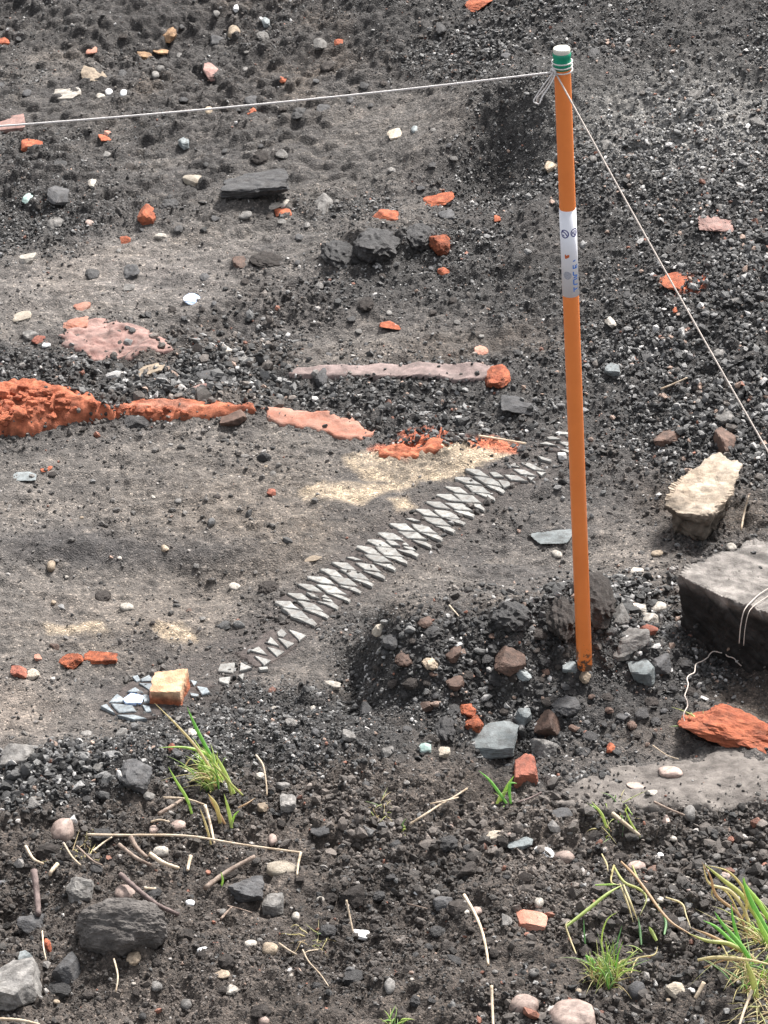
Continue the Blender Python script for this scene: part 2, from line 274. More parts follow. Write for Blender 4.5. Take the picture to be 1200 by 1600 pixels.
def ground_mat():
    m, t, b = nodes_of('ground soil'); L = t.links.new
    at = N(t, 'ShaderNodeAttribute', attribute_name='Col'); tc = N(t, 'ShaderNodeTexCoord')
    n1 = N(t, 'ShaderNodeTexNoise', i_Scale=55.0, i_Detail=9.0, i_Roughness=0.72); L(tc.outputs['Object'], n1.inputs['Vector'])
    r1 = N(t, 'ShaderNodeMapRange'); L(n1.outputs[0], r1.inputs[0]); r1.inputs[1].default_value = 0.3; r1.inputs[2].default_value = 0.7; r1.inputs[3].default_value = 0.45; r1.inputs[4].default_value = 1.6
    vo = N(t, 'ShaderNodeTexVoronoi', i_Scale=330.0); L(tc.outputs['Object'], vo.inputs['Vector'])
    sp = N(t, 'ShaderNodeSeparateColor'); L(vo.outputs['Color'], sp.inputs[0])
    r2 = N(t, 'ShaderNodeValToRGB'); e = r2.color_ramp.elements; e[0].position = 0.0; e[0].color = (0.62, 0.62, 0.62, 1); e[1].position = 0.72; e[1].color = (1.15, 1.1, 1.08, 1)
    x = e.new(0.90); x.color = (1.35, 1.32, 1.3, 1); x = e.new(0.965); x.color = (2.3, 2.2, 2.1, 1); L(sp.outputs[0], r2.inputs[0])
    m1 = N(t, 'ShaderNodeVectorMath', operation='SCALE'); L(at.outputs['Color'], m1.inputs[0]); L(r1.outputs[0], m1.inputs['Scale'])
    m2 = N(t, 'ShaderNodeVectorMath', operation='MULTIPLY'); L(m1.outputs[0], m2.inputs[0]); L(r2.outputs[0], m2.inputs[1])
    L(m2.outputs[0], b.inputs['Base Color']); b.inputs['Roughness'].default_value = 0.75; b.inputs['Specular IOR Level'].default_value = 0.35
    n3 = N(t, 'ShaderNodeTexNoise', i_Scale=260.0, i_Detail=6.0, i_Roughness=0.7); L(tc.outputs['Object'], n3.inputs['Vector'])
    ad = N(t, 'ShaderNodeMath', operation='ADD'); mu = N(t, 'ShaderNodeMath', operation='MULTIPLY'); mu.inputs[1].default_value = -0.6; L(vo.outputs['Distance'], mu.inputs[0]); L(mu.outputs[0], ad.inputs[0]); L(n3.outputs[0], ad.inputs[1])
    bp = N(t, 'ShaderNodeBump', i_Strength=0.9, i_Distance=0.004); L(ad.outputs[0], bp.inputs['Height']); L(bp.outputs[0], b.inputs['Normal'])
    return m
M['ground'] = ground_mat()
M['gravel'] = stone_mat('mixed gravel', (0.7, 0.7, 0.7), (1.25, 1.25, 1.25), 300, 0.6, 0.6, 0.0, vary=0.0, fine=700, spec=0.5, attr=True)
M['coloured'] = stone_mat('coloured stone', (0.6, 0.6, 0.6), (1.35, 1.35, 1.35), 55, 0.85, 1.0, 0.2, vary=0.0, spec=0.3, attr=True)

# ------------------------------------------------------------------ object helpers
def mesh_np(name, V, F, mat, cols=None, smooth=False, parent=None):
    V = np.ascontiguousarray(V, np.float32); F = np.ascontiguousarray(F, np.int32); k = F.shape[1]
    me = bpy.data.meshes.new(name); me.vertices.add(len(V)); me.vertices.foreach_set('co', V.ravel())
    me.loops.add(F.size); me.loops.foreach_set('vertex_index', F.ravel())
    me.polygons.add(len(F)); me.polygons.foreach_set('loop_start', np.arange(0, F.size, k, dtype=np.int32)); me.polygons.foreach_set('loop_total', np.full(len(F), k, np.int32))
    me.polygons.foreach_set('use_smooth', np.full(len(F), bool(smooth)))
    if cols is not None:
        a = me.attributes.new('Col', 'FLOAT_COLOR', 'POINT'); c = np.ones((len(V), 4), np.float32); c[:, :3] = cols; a.data.foreach_set('color', c.ravel())
    me.update(calc_edges=True); me.materials.append(M[mat])
    o = bpy.data.objects.new(name, me); COL.objects.link(o)
    if parent is not None: o.parent = parent
    return o
def tag(o, label, cat, group=None):
    o['label'] = label; o['category'] = cat
    if group: o['group'] = group
    return o
def root(name, loc, label, cat, group=None):
    o = bpy.data.objects.new(name, None); COL.objects.link(o); o.location = loc; o.empty_display_size = 0.02
    return tag(o, label, cat, group)
_ICO = {}
def ico(n):
    if n not in _ICO:
        b = bmesh.new(); bmesh.ops.create_icosphere(b, subdivisions=n, radius=1.0)
        _ICO[n] = (np.array([v.co[:] for v in b.verts]), np.array([[v.index for v in f.verts] for f in b.faces])); b.free()
    return _ICO[n]
def n3(P, f, s, o=3):
    return (fbm(P[:, 0]+7.3*s, P[:, 1]+P[:, 2]*0.71+3.1*s, f, o, s)+fbm(P[:, 2]-2.7*s, P[:, 0]*0.6+P[:, 1]+1.9*s, f, o, s+5))*0.5
def planes_rock(D, normals, dist):
    dn = D@normals.T; r = np.where(dn > 0.02, dist[None]/np.maximum(dn, 0.02), 1e9).min(1); return D*r[:, None]
def unit(a): return a/np.linalg.norm(a, axis=-1, keepdims=True)
BOXN = np.array([[1, 0, 0], [-1, 0, 0], [0, 1, 0], [0, -1, 0], [0, 0, 1], [0, 0, -1]], float)
def shape(kind, sub, seed):
    """a stone of unit half sizes"""
    r = np.random.default_rng(seed); D, F = ico(sub)
    if kind == 'pebble':
        P = D*(1+0.24*n3(D, 1.2, seed % 40)[:, None]+0.06*n3(D, 3.2, seed % 31)[:, None])
        P = np.sign(P)*np.abs(P)**0.93
    elif kind == 'chunk':
        nr = unit(r.normal(size=(13, 3))); P = planes_rock(D, np.vstack([nr, BOXN]), np.concatenate([r.uniform(0.62, 0.95, 13), np.ones(6)]))
        P = P*(1+0.09*n3(P, 2.2, seed % 40)[:, None]+0.06*n3(P, 6, seed % 37)[:, None]+0.035*n3(P, 15, seed % 23)[:, None])
    elif kind == 'mound':
        P = D*(1+0.26*n3(D, 1.3, 4)[:, None]+0.13*n3(D, 3.1, 9)[:, None]+0.075*n3(D, 8, 12)[:, None]+0.05*n3(D, 19, 15)[:, None])
    elif kind == 'rubbly':
        nr = unit(r.normal(size=(11, 3))); P = planes_rock(D, np.vstack([nr, BOXN]), np.concatenate([r.uniform(0.65, 0.95, 11), np.ones(6)]))
        w_, _ = worley(P[:, 0]*1.3+P[:, 2], P[:, 1]-P[:, 2]*0.7, 3.0, seed % 20)
        P = P*(1+0.14*n3(P, 2.2, seed % 40)[:, None]+0.12*n3(P, 6, seed % 37)[:, None]+0.06*n3(P, 16, seed % 23)[:, None]-0.07*w_[:, None])
    elif kind == 'slab':
        nr = unit(r.normal(size=(8, 3))*np.array([1, 1, 0.25])); P = planes_rock(D, np.vstack([nr, BOXN]), np.concatenate([r.uniform(0.7, 0.98, 8), np.ones(6)]))
        P = P*(1+0.05*n3(P, 3, seed % 40)[:, None]+0.03*n3(P, 10, seed % 23)[:, None])
    elif kind == 'block':
        tilt = BOXN+r.normal(size=(6, 3))*0.10; nr = unit(r.normal(size=(6, 3)))
        P = planes_rock(D, np.vstack([unit(tilt), nr]), np.concatenate([np.ones(6), r.uniform(1.12, 1.3, 6)]))
        P = P*(1+0.05*n3(P, 3, seed % 40)[:, None]+0.035*n3(P, 9, seed % 33)[:, None])
    else:   # clod / rubble
        P = D*(1+0.30*n3(D, 1.7, seed % 40)[:, None]+0.22*n3(D, 4.2, seed % 37)[:, None]+0.10*n3(D, 10, seed % 29)[:, None])
        w_, _ = worley(P[:, 0]*1.3+P[:, 2], P[:, 1]-P[:, 2]*0.5, 3.2, seed % 20); P = P*(1.12-0.22*w_)[:, None]
    lo, hi = P.min(0), P.max(0); P = (P-(lo+hi)/2)/((hi-lo)/2)
    return P, F
_seed = [100]; STN = []
def stone(name, kind, mat, cx, cy, wpx, hpx, label, cat='stone', group=None, flat=0.6, rot=None, yaw=None, sub=None, bury=0.36):
    if cy < 700: bury = min(bury+0.09, 0.46)
    _seed[0] += 1; sd_ = _seed[0]; r = np.random.default_rng(sd_)
    p0 = hit(cx, cy); s = pxm(p0); a = wpx/2/s; A = hpx/2/s
    el = math.atan2(CAMP[2]-p0[2], math.hypot(p0[0]-CAMP[0], p0[1]-CAMP[1])); vis = 1+bury*0.45
    A = A*vis
    c = flat*A/math.cos(el); c = min(c, a*0.95) if kind != 'up' else c
    b = math.sqrt(max(A*A-(c*math.cos(el))**2, (0.3*a*math.sin(el))**2))/math.sin(el)
    b = min(b, a*2.2)
    if sub is None: sub = 2 if wpx < 11 else 3 if wpx < 30 else 4 if wpx < 90 else 5
    P, F = shape(kind, sub, sd_)
    P = P*np.array([a, b, c])
    if kind in ('clod',): pass
    if rot is None: rot = r.uniform(-14, 14)
    th = math.radians(rot); R = np.array([[math.cos(th), 0, -math.sin(th)], [0, 1, 0], [math.sin(th), 0, math.cos(th)]])
    P = P@R.T
    if yaw: y = math.radians(yaw); P = P@np.array([[math.cos(y), -math.sin(y), 0], [math.sin(y), math.cos(y), 0], [0, 0, 1]]).T
    z = c*(1-2*bury); q = hit(cx, cy, z)
    o = mesh_np(name, P, F, mat, smooth=(kind == 'pebble')); o.location = q
    if wpx > 9: STN.append((q[0], q[1], a, b, c))
    if kind in ('chunk', 'slab', 'block') and sub >= 4: pass
    return tag(o, label, cat, group)
def poly_world(poly, dz=0.0): return np.array([hit(x, y, dz)[:2] for x, y in poly])
def patch(name, mat, poly, h, edge, label, cat, amp=0.0, ampf=60, res=0.0028, dome=0.0, warp=0.004, parent=None, cols=None, lump=0.0, lumpf=45, tilt=0.0, pm=1.0):
    """a thing lying in the ground: outline on the ground, height above it, its rim running down below the soil"""
    PW = poly_world(poly, h*0.8); lo, hi = PW.min(0)-edge*1.5, PW.max(0)+edge*1.5
    xs = np.arange(lo[0], hi[0], res); ys = np.arange(lo[1], hi[1], res); X, Y = np.meshgrid(xs, ys)
    sdv = poly_sd(X+warp*fbm(X, Y, 40, 3, 14), Y+warp*1.6*fbm(X, Y, 40, 3, 15), PW)
    top = h*sstep(-edge, edge, sdv)+dome*(1-np.exp(-np.clip(sdv, 0, 1)/0.03))
    k = sstep(-edge, edge*2, sdv)
    zz = bil(ZS, X, Y)+top+k*(amp*fbm(X, Y, ampf, 4, 16)+tilt*(Y-Y.mean()))
    if lump: dd, vv = worley(X, Y, lumpf, 9); d5, v5 = worley(X, Y, lumpf*2.3, 11); zz = zz+k*lump*(np.sqrt(np.clip(1-(dd*1.2)**2, 0, 1))*(0.3+vv)+0.4*np.sqrt(np.clip(1-(d5*1.2)**2, 0, 1))*v5)
    zz = zz-0.035*sstep(-edge*0.2, -edge*1.2, sdv)
    keep = sdv > -edge*1.4; idx = -np.ones(X.shape, int); idx[keep] = np.arange(keep.sum())
    i0, i1 = np.searchsorted(AX, [xs[0], xs[-1]]); j0, j1 = np.searchsorted(AY, [ys[0], ys[-1]])
    if i1 > i0 and j1 > j0:
        sx, sy = GX[j0:j1, i0:i1], GY[j0:j1, i0:i1]; ci = np.clip(((sx-xs[0])/res).astype(int), 0, len(xs)-1); cj = np.clip(((sy-ys[0])/res).astype(int), 0, len(ys)-1)
        ZC[j0:j1, i0:i1] = np.maximum(ZC[j0:j1, i0:i1], zz[cj, ci]); PMASK[j0:j1, i0:i1] = np.maximum(PMASK[j0:j1, i0:i1], pm*sstep(0, 0.004, sdv[cj, ci]))
    q = np.stack([idx[:-1, :-1], idx[:-1, 1:], idx[1:, 1:], idx[1:, :-1]], -1).reshape(-1, 4); q = q[(q >= 0).all(1)]
    c = PW.mean(0); cz = float(bil(ZS, c[0], c[1])); V = np.stack([X[keep]-c[0], Y[keep]-c[1], zz[keep]-cz], -1)
    C = cols(X[keep], Y[keep], sdv[keep]) if cols is not None else None
    o = mesh_np(name, V, q, mat, C, smooth=True, parent=parent); o.location = (c[0], c[1], cz)
    if label: tag(o, label, cat)
    return o
def catmull(P, n):
    P = np.asarray(P, float)
    if len(P) < 3: return P if len(P) < 2 else P[0]+(P[1]-P[0])*np.linspace(0, 1, n+1)[:, None]
    Q = np.vstack([2*P[0]-P[1], P, 2*P[-1]-P[-2]]); out = []
    for i in range(1, len(Q)-2):
        for t in np.linspace(0, 1, n, endpoint=False):
            out.append(0.5*((2*Q[i])+(-Q[i-1]+Q[i+1])*t+(2*Q[i-1]-5*Q[i]+4*Q[i+1]-Q[i+2])*t*t+(-Q[i-1]+3*Q[i]-3*Q[i+1]+Q[i+2])*t**3))
    out.append(P[-1]); return np.array(out)
def tube_geo(P, rad, k=6, seed=0):
    P = np.asarray(P); n = len(P); R = np.broadcast_to(np.asarray(rad, float), (n,))
    T = unit(np.gradient(P, axis=0)+1e-12); up = np.array([0.13, 0.21, 0.97]); S = unit(np.cross(T, up)+1e-9); U = np.cross(S, T)
    an = np.arange(k)/k*2*math.pi
    V = (P[:, None]+R[:, None, None]*(np.cos(an)[None, :, None]*S[:, None]+np.sin(an)[None, :, None]*U[:, None])).reshape(-1, 3)
    F = [[i*k+j, i*k+(j+1) % k, (i+1)*k+(j+1) % k, (i+1)*k+j] for i in range(n-1) for j in range(k)]
    V = np.vstack([V, P[0], P[-1]]); F = np.array(F); a, b = len(V)-2, len(V)-1
    E = [[a, (j+1) % k, j, j] for j in range(k)]+[[b, (n-1)*k+j, (n-1)*k+(j+1) % k, (n-1)*k+(j+1) % k] for j in range(k)]
    T3 = [[f[0], f[1], f[2]] for f in F]+[[f[0], f[2], f[3]] for f in F]+[e[:3] for e in E]
    return V, np.array(T3)
def ground_pts(pts, lift):
    return np.array([hit(p[0], p[1], (p[2] if len(p) > 2 else 0)+lift) for p in pts])
def twig(name, mat, pts, wpx, label, cat='twig', taper=0.75, n=6, knobbly=0.10, group=None):
    s = pxm(hit(*pts[0][:2])); r = wpx*0.43/s; P = catmull(ground_pts(pts, r*0.9+0.004), n); P = P if len(P) > 4 else P
    rr = r*np.linspace(1, taper, len(P))*(1+knobbly*np.sin(np.arange(len(P))*2.7+len(pts)))
    V, F = tube_geo(P, rr, 8); c = P[0]; o = mesh_np(name, V-c, F, mat, smooth=True); o.location = c
    return tag(o, label, cat, group)

# ------------------------------------------------------------------ ground sheet
def terrain():
    sand, rust = ZN['sand'], ZN['rust']; px, py = ZN['px'], ZN['py']
    c = np.zeros(GX.shape+(3,)); g1 = fbm(GX, GY, 3.5, 4, 41); g2 = fbm(GX, GY, 12, 4, 43)
    c[:] = (0.055, 0.051, 0.049)
    def mix(mask, col): c[:] = c*(1-mask[..., None])+np.array(col)*mask[..., None]
    mix(sstep(0.1, 0.5, g1), (0.075, 0.062, 0.052))
    mix(grav, (0.040, 0.038, 0.037)); mix(fore*0.9, (0.058, 0.048, 0.041)); mix(fore*sstep(-0.1, 0.4, g1+0.6*g2)*0.75, (0.098, 0.083, 0.072))
    mix(silt, (0.105, 0.097, 0.090))
    # browner silt towards the middle and pale dusty stretches
    brown = np.exp(-((px-430)/260)**2-((py-830)/120)**2)+0.8*np.exp(-((px-230)/170)**2-((py-1000)/60)**2)
    mix(np.clip(brown, 0, 1)*silt*0.8, (0.125, 0.105, 0.086))
    mix(np.clip(np.exp(-((px-180)/260)**2-((py-430)/55)**2), 0, 1)*silt*0.7, (0.17, 0.155, 0.145))
    mix(np.clip(np.exp(-((px-1080)/170)**2-((py-200)/75)**2), 0, 1)*0.9, (0.23, 0.227, 0.217))
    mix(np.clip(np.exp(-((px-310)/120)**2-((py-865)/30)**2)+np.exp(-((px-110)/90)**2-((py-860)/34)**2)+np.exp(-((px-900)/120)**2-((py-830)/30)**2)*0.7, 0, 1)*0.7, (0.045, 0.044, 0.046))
    g3 = fbm(GX*0.55, GY, 9, 5, 47); g4 = fbm(GX, GY, 34, 4, 49); mix(sstep(0.05, 0.5, g3)*silt*0.65, (0.045, 0.042, 0.042)); mix(sstep(0.15, 0.5, -g3)*silt*0.5, (0.16, 0.14, 0.122)); mix((1-sstep(260, 380, py))*(1-sstep(420, 700, px))*sstep(-0.4, 0.2, g2)*0.85, (0.040, 0.037, 0.036)); mix(sstep(0.1, 0.5, g4)*silt*0.5, (0.048, 0.043, 0.04)); mix(sstep(0.25, 0.55, -g4)*silt*0.4, (0.18, 0.16, 0.14))
    mix(np.exp(-((px-20)/70)**2-((py-1110)/45)**2)*0.8, (0.20, 0.17, 0.145)); mix(sand*(0.45+0.5*sstep(-0.35, 0.1, g2)), (0.35, 0.285, 0.205)); mix(rust*0.9, (0.46, 0.12, 0.055))
    mix(strip*0.7*(1-sand), (0.06, 0.052, 0.048))
    ny, nx = GX.shape; idx = np.arange(nx*ny).reshape(ny, nx)
    F = np.stack([idx[:-1, :-1], idx[:-1, 1:], idx[1:, 1:], idx[1:, :-1]], -1).reshape(-1, 4)
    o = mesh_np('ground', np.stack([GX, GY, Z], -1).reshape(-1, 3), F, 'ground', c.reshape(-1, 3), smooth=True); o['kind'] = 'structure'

# ------------------------------------------------------------------ uncountable gravel and crumbs: three meshes of small faceted stones
def scatter(name, n, prob, size, palette, mat='gravel', sub=1, sink=0.25, seed=1, flatz=(0.45, 0.9), smooth=False, jag=0.30):
    r = np.random.default_rng(seed)
    y = r.uniform(-1.75, 3.3, n*4); hw = 0.72+(y+1.6)*0.075; x = r.uniform(-1, 1, n*4)*(hw+0.18)
    z = bil(ZC, x, y); zn = zones(x, y, z); p = prob(x, y, zn); k = r.random(len(x)) < p
    x, y, z = x[k][:n], y[k][:n], z[k][:n]; zn = {a: b[k][:n] for a, b in zn.items()}; m = len(x); zn['wx'] = x; zn['wy'] = y
    s = size(r, m, zn)*(1-0.25*sstep(0.6, 1.8, y))*np.clip(1+0.9*fbm(x, y, 3.0, 3, 81), 0.6, 1.5)
    K = 14; tv, tf = ico(sub); nv = len(tv); T = []
    for i in range(K):
        P = tv*(1+jag*r.normal(size=(nv, 1)).clip(-1.4, 1.4))*r.uniform(0.8, 1.15, 3) if sub == 1 else planes_rock(tv, unit(r.normal(size=(14, 3))), r.uniform(0.6, 1.0, 14)).clip(-1.3, 1.3)
        T.append(P)
    T = np.array(T); ti = r.integers(0, K, m)
    S = np.stack([s*r.uniform(0.75, 1.3, m), s*r.uniform(0.7, 1.1, m), s*r.uniform(*flatz, m)], -1)
    q = unit(r.normal(size=(m, 4))*np.array([1, 0.35, 0.35, 1])); w_, a, b, c = q.T
    R = np.stack([1-2*(b*b+c*c), 2*(a*b-c*w_), 2*(a*c+b*w_), 2*(a*b+c*w_), 1-2*(a*a+c*c), 2*(b*c-a*w_), 2*(a*c-b*w_), 2*(b*c+a*w_), 1-2*(a*a+b*b)], -1).reshape(m, 3, 3)
    V = np.einsum('mij,mvj->mvi', R, T[ti]*S[:, None, :]); V += np.stack([x, y, z+s*sink], -1)[:, None, :]
    F = (tf[None]+np.arange(m)[:, None, None]*nv).reshape(-1, 3)
    C = palette(r, m, zn); C = np.repeat(C[:, None], nv, 1)
    o = mesh_np(name, V.reshape(-1, 3), F, mat, C.reshape(-1, 3), smooth=smooth); o['kind'] = 'stuff'
    return o
def pal(r, m, zn):
    u = r.random(m); v = np.exp(r.normal(-3.5, 0.6, m)); C = v[:, None]*np.array([1.0, 0.97, 0.96])
    light = np.exp(-((zn['px']-1080)/190)**2-((zn['py']-190)/95)**2)
    lo = 0.68-0.45*light-0.20*np.exp(-((zn['px']-300)/330)**2-((zn['py']-1165)/75)**2)+0.14*np.exp(-((zn['px']-780)/220)**2-((zn['py']-1040)/90)**2)
    k = u > lo; C[k] = (r.uniform(0.09, 0.26, k.sum())[:, None])*np.array([1.0, 0.98, 0.96])
    k = u > 0.95-0.09*light; C[k] = (r.uniform(0.32, 0.62, k.sum())[:, None])*np.array([1.0, 0.97, 0.94])
    k = r.random(m) < 0.007; C[k] = np.array([0.28, 0.12, 0.08])*r.uniform(0.5, 1.2, k.sum())[:, None]
    k = r.random(m) < 0.02; C[k] = np.array([0.40, 0.28, 0.22])*r.uniform(0.6, 1.2, k.sum())[:, None]
    return C
def pal_crumb(r, m, zn):
    base = (np.array([0.055, 0.046, 0.040])[None]*(1+0.9*sstep(-0.1, 0.4, fbm(zn['wx'], zn['wy'], 3.5, 4, 41)))[:, None])*(1-zn['silt'][:, None])+np.array([0.11, 0.10, 0.092])[None]*zn['silt'][:, None]
    C = base*np.exp(r.normal(0, 0.45, m))[:, None]; u = r.random(m)
    k = u > 0.972; C[k] = r.uniform(0.22, 0.5, k.sum())[:, None]*np.array([1.0, 0.93, 0.87])
    k = u < 0.008; C[k] = np.array([0.28, 0.12, 0.08])*r.uniform(0.5, 1.2, k.sum())[:, None]
    return C
def sz(lo, mu, sg, hi):
    return lambda r, m, zn: np.clip(np.exp(r.normal(math.log(mu), sg, m)), lo, hi)*(1-0.35*zn['silt'])
# ------------------------------------------------------------------ flush remains in the ground
patch('pink_brick_slab', 'dullpink', [(97, 520), (112, 500), (150, 500), (205, 503), (240, 520), (272, 546), (205, 554), (140, 556), (100, 535)], 0.003, 0.008,
      'dusty pink worn slab lying flush with the soil above the long orange clay ridge', 'slab', amp=0.006, lump=0.003, warp=0.012, pm=0.93)
patch('long_stone_board', 'mortar', [(447, 586), (462, 574), (560, 570), (650, 566), (770, 572), (792, 578), (750, 592), (650, 587), (560, 588)], 0.006, 0.002,
      'long thin grey pink board lying flat across the dark gravel behind the diamond strip', 'slab', amp=0.0015, warp=0.0025, pm=0.95)
def clay_cols(X, Y, s):
    g = fbm(X, Y, 60, 4, 51)[:, None]*0.5+0.5; d, v = worley(X, Y, 55, 9)
    return (np.array([0.30, 0.080, 0.042])*(1-g)+np.array([0.62, 0.215, 0.115])*g)*(0.65+0.6*v[:, None])
ridge = patch('clay_ridge', 'coloured', [(-60, 590), (0, 596), (60, 598), (120, 612), (172, 632), (100, 640), (60, 658), (0, 664), (-60, 662)], 0.024, 0.020,
      'crumbling bright orange burnt clay ridge with broken lumps at the edge of the picture', 'clay', amp=0.008, lump=0.004, lumpf=90, warp=0.012, cols=clay_cols)
bank = patch('clay_bank', 'coloured', [(178, 634), (220, 622), (300, 622), (396, 630), (398, 641), (330, 642), (280, 648), (190, 648)], 0.009, 0.012,
      'low orange clay bank with smooth pinkish top between the ridge and the pale brick', 'clay', amp=0.005, lump=0.002, lumpf=120, warp=0.010,
      cols=lambda X, Y, s: clay_cols(X, Y, s)*(1-sstep(0.008, 0.02, s)[:, None]*0.6)+sstep(0.008, 0.02, s)[:, None]*0.6*np.array([0.58, 0.28, 0.20]))
patch('worn_brick', 'fadedorange', [(414, 641), (440, 636), (520, 646), (587, 668), (562, 686), (520, 680), (480, 668), (420, 655)], 0.003, 0.005,
      'salmon pink worn brick surface tapering to a point above the sandy patch', 'brick', amp=0.003, warp=0.010, pm=0.93)
patch('stone_slab', 'slab', [(852, 1248), (900, 1226), (960, 1203), (1040, 1192), (1150, 1180), (1330, 1172), (1350, 1262), (1120, 1258), (1040, 1262), (930, 1262)], 0.0035, 0.008,
      'flat dusty grey slab with pebbles on it below the bright orange brick lump', 'slab', amp=0.006, ampf=30, res=0.004, warp=0.02, pm=0.62, lump=0.002, lumpf=110)
patch('clay_crust', 'coloured', [(583, 706), (612, 694), (640, 700), (668, 692), (704, 688), (690, 700), (655, 713), (610, 714)], 0.002, 0.005,
      'thin wavy orange burnt clay crust along the top of the sandy patch', 'clay', amp=0.005, lump=0.004, lumpf=90, warp=0.014, cols=clay_cols)

ZS = np.where(PMASK > 0.5, np.maximum(ZS, ZC-0.001), ZS)

# the strip of pale plates between rusty strands
def strip_paving():
    p0 = hit(600, 850); rt = root('lattice_paving', (p0[0], p0[1], p0[2]), 'long diagonal strip of pale diamond plates divided by dark rusty strands', 'paving')
    def child(nm, V, F, mat, smooth=False):
        return mesh_np(nm, V-p0, F, mat, smooth=smooth, parent=rt)
    def plate(poly, h=0.0035, jit=1.0, mt='plate'):
        pts = []
        m = len(poly)
        for i in range(m):
            a, b = np.array(poly[i], float), np.array(poly[(i+1) % m], float); k = max(1, int(np.linalg.norm(b-a)/9))
            for t in range(k):
                q = a+(b-a)*t/k; pts.append(q+rng.normal(size=2)*jit*np.array([1, 0.35]))
        W = np.array([hit(q[0], q[1], h) for q in pts]); c = W.mean(0); zt = W[:, 2].mean(); tlt = rng.normal(size=2)*0.02
        W[:, 2] = 0.5*W[:, 2]+0.5*zt+((W[:, :2]-c[:2])@tlt)
        n = len(W); ins = c+(W-c)*0.90; ins[:, 2] = W[:, 2]+0.0009; out = W.copy(); bot = c+(W-c)*1.05; bot[:, 2] = W[:, 2]-0.014
        cc = ins.mean(0)[None]; V = np.vstack([ins, out, bot, cc]); F = []
        for i in range(n):
            j = (i+1) % n; F += [[3*n, i, j], [i, n+i, n+j], [i, n+j, j], [n+i, 2*n+i, 2*n+j], [n+i, 2*n+j, n+j]]
        F = np.array(F); e = np.cross(W[1]-W[0], c-W[0])[2]
        if e < 0: F = F[:, ::-1]
        o = child('plate', V, F, mt); return o
    cents = [(444, 945), (464, 932), (483, 919), (499, 907), (517, 895), (537, 884), (556, 872), (573, 859), (590, 848), (608, 838), (627, 823), (645, 812), (664, 801), (681, 789), (697, 777), (713, 765), (729, 751), (744, 738)]
    for i, (x, y) in enumerate(cents):
        t = i/17; a = np.array([19-1.5*t, 14.2]); f = np.array([36-2*t, 3.4])
        nc = 3 if i % 5 != 3 else 3
        for j in range(nc):
            c = np.array([x, y])+a*j+rng.normal(size=2)*np.array([1.0, 0.5])
            s = 0.86+0.04*rng.normal(); sa, sf = s*0.5, s*0.5
            if j == 0: q = [c-f*sf*0.80-a*sa*0.75, c-f*sf*0.98-a*sa*0.15, c-f*sf*0.5+a*sa*0.95, c+f*sf+a*sa, c+f*sf*0.7-a*sa*0.9]; q = [q[1], q[0], c+f*sf-a*sa*1.0, c+f*sf+a*sa, c-f*sf*0.55+a*sa*0.95]
            elif j == 2: c = c-a*0.05-f*0.04; q = [c-f*sf-a*sa, c+f*sf*0.7-a*sa*0.9, c+f*sf*0.85+a*sa*0.05, c+f*sf*0.25+a*sa*0.8]
            else: q = [c-f*sf-a*sa, c+f*sf-a*sa, c+f*sf+a*sa, c-f*sf+a*sa]
            if (i, j) in ((2, 1), (9, 1)):    # broken plates
                plate([q[0], (q[0]+q[1])/2, c+a*0.05, (q[0]+q[3])/2], 0.005); plate([c+f*0.12-a*0.12, q[1], (q[1]+q[2])/2], 0.004); plate([c+f*0.05+a*0.12, (q[1]+q[2])/2+a*0.1, q[2], c+a*0.3], 0.004)
                continue
            if (i, j) in ((11, 0), (6, 0)): q = [c-f*0.3-a*0.1, c-a*0.2, c+f*0.25+a*0.15, c-f*0.1+a*0.2]
            plate([tuple(v) for v in q])
    T3 = lambda P: [(680+x/5.45, 670+y/5.45) for x, y in P]
    T4 = lambda P: [(320+x/6.667, 960+y/6.667) for x, y in P]
    T5 = lambda P: [(140+x/6.0, 1020+y/6.0) for x, y in P]
    for P in ([(455, 368), (520, 368), (590, 415), (500, 412)], [(585, 390), (700, 398), (790, 448), (650, 440)], [(530, 435), (620, 445), (655, 475), (585, 508)], [(625, 320), (680, 290), (722, 330)],
              [(660, 342), (760, 350), (865, 402), (730, 390)], [(720, 290), (800, 292), (935, 358), (840, 350)], [(860, 365), (940, 372), (905, 402)], [(780, 412), (850, 415), (815, 440)],
              [(885, 130), (940, 108), (1040, 145)], [(945, 75), (1000, 60), (1075, 92), (970, 92)], [(1060, 45), (1085, 25), (1135, 35), (1140, 55)], [(1055, 120), (1090, 108), (1180, 120), (1190, 150), (1120, 150)],
              [(1060, 180), (1110, 175), (1190, 200), (1150, 208)], [(870, 230), (990, 265), (985, 285), (905, 262)]): plate(T3(P), jit=0.3)
    for P in ([(750, 190), (800, 150), (860, 200), (820, 235), (760, 225)], [(870, 160), (1055, 215), (985, 275)], [(680, 230), (780, 335), (650, 300)], [(755, 240), (930, 300), (860, 355)],
              [(470, 380), (560, 335), (660, 425)], [(645, 340), (830, 385), (750, 440)], [(510, 430), (690, 480), (615, 530)], [(560, 555), (655, 545), (660, 575), (575, 585)],
              [(160, 520), (320, 500), (290, 605), (130, 595)], [(370, 500), (495, 555), (365, 590)], [(150, 665), (270, 650), (245, 730), (150, 700)], [(345, 640), (410, 620), (390, 680)]): plate(T4(P), jit=0.3)
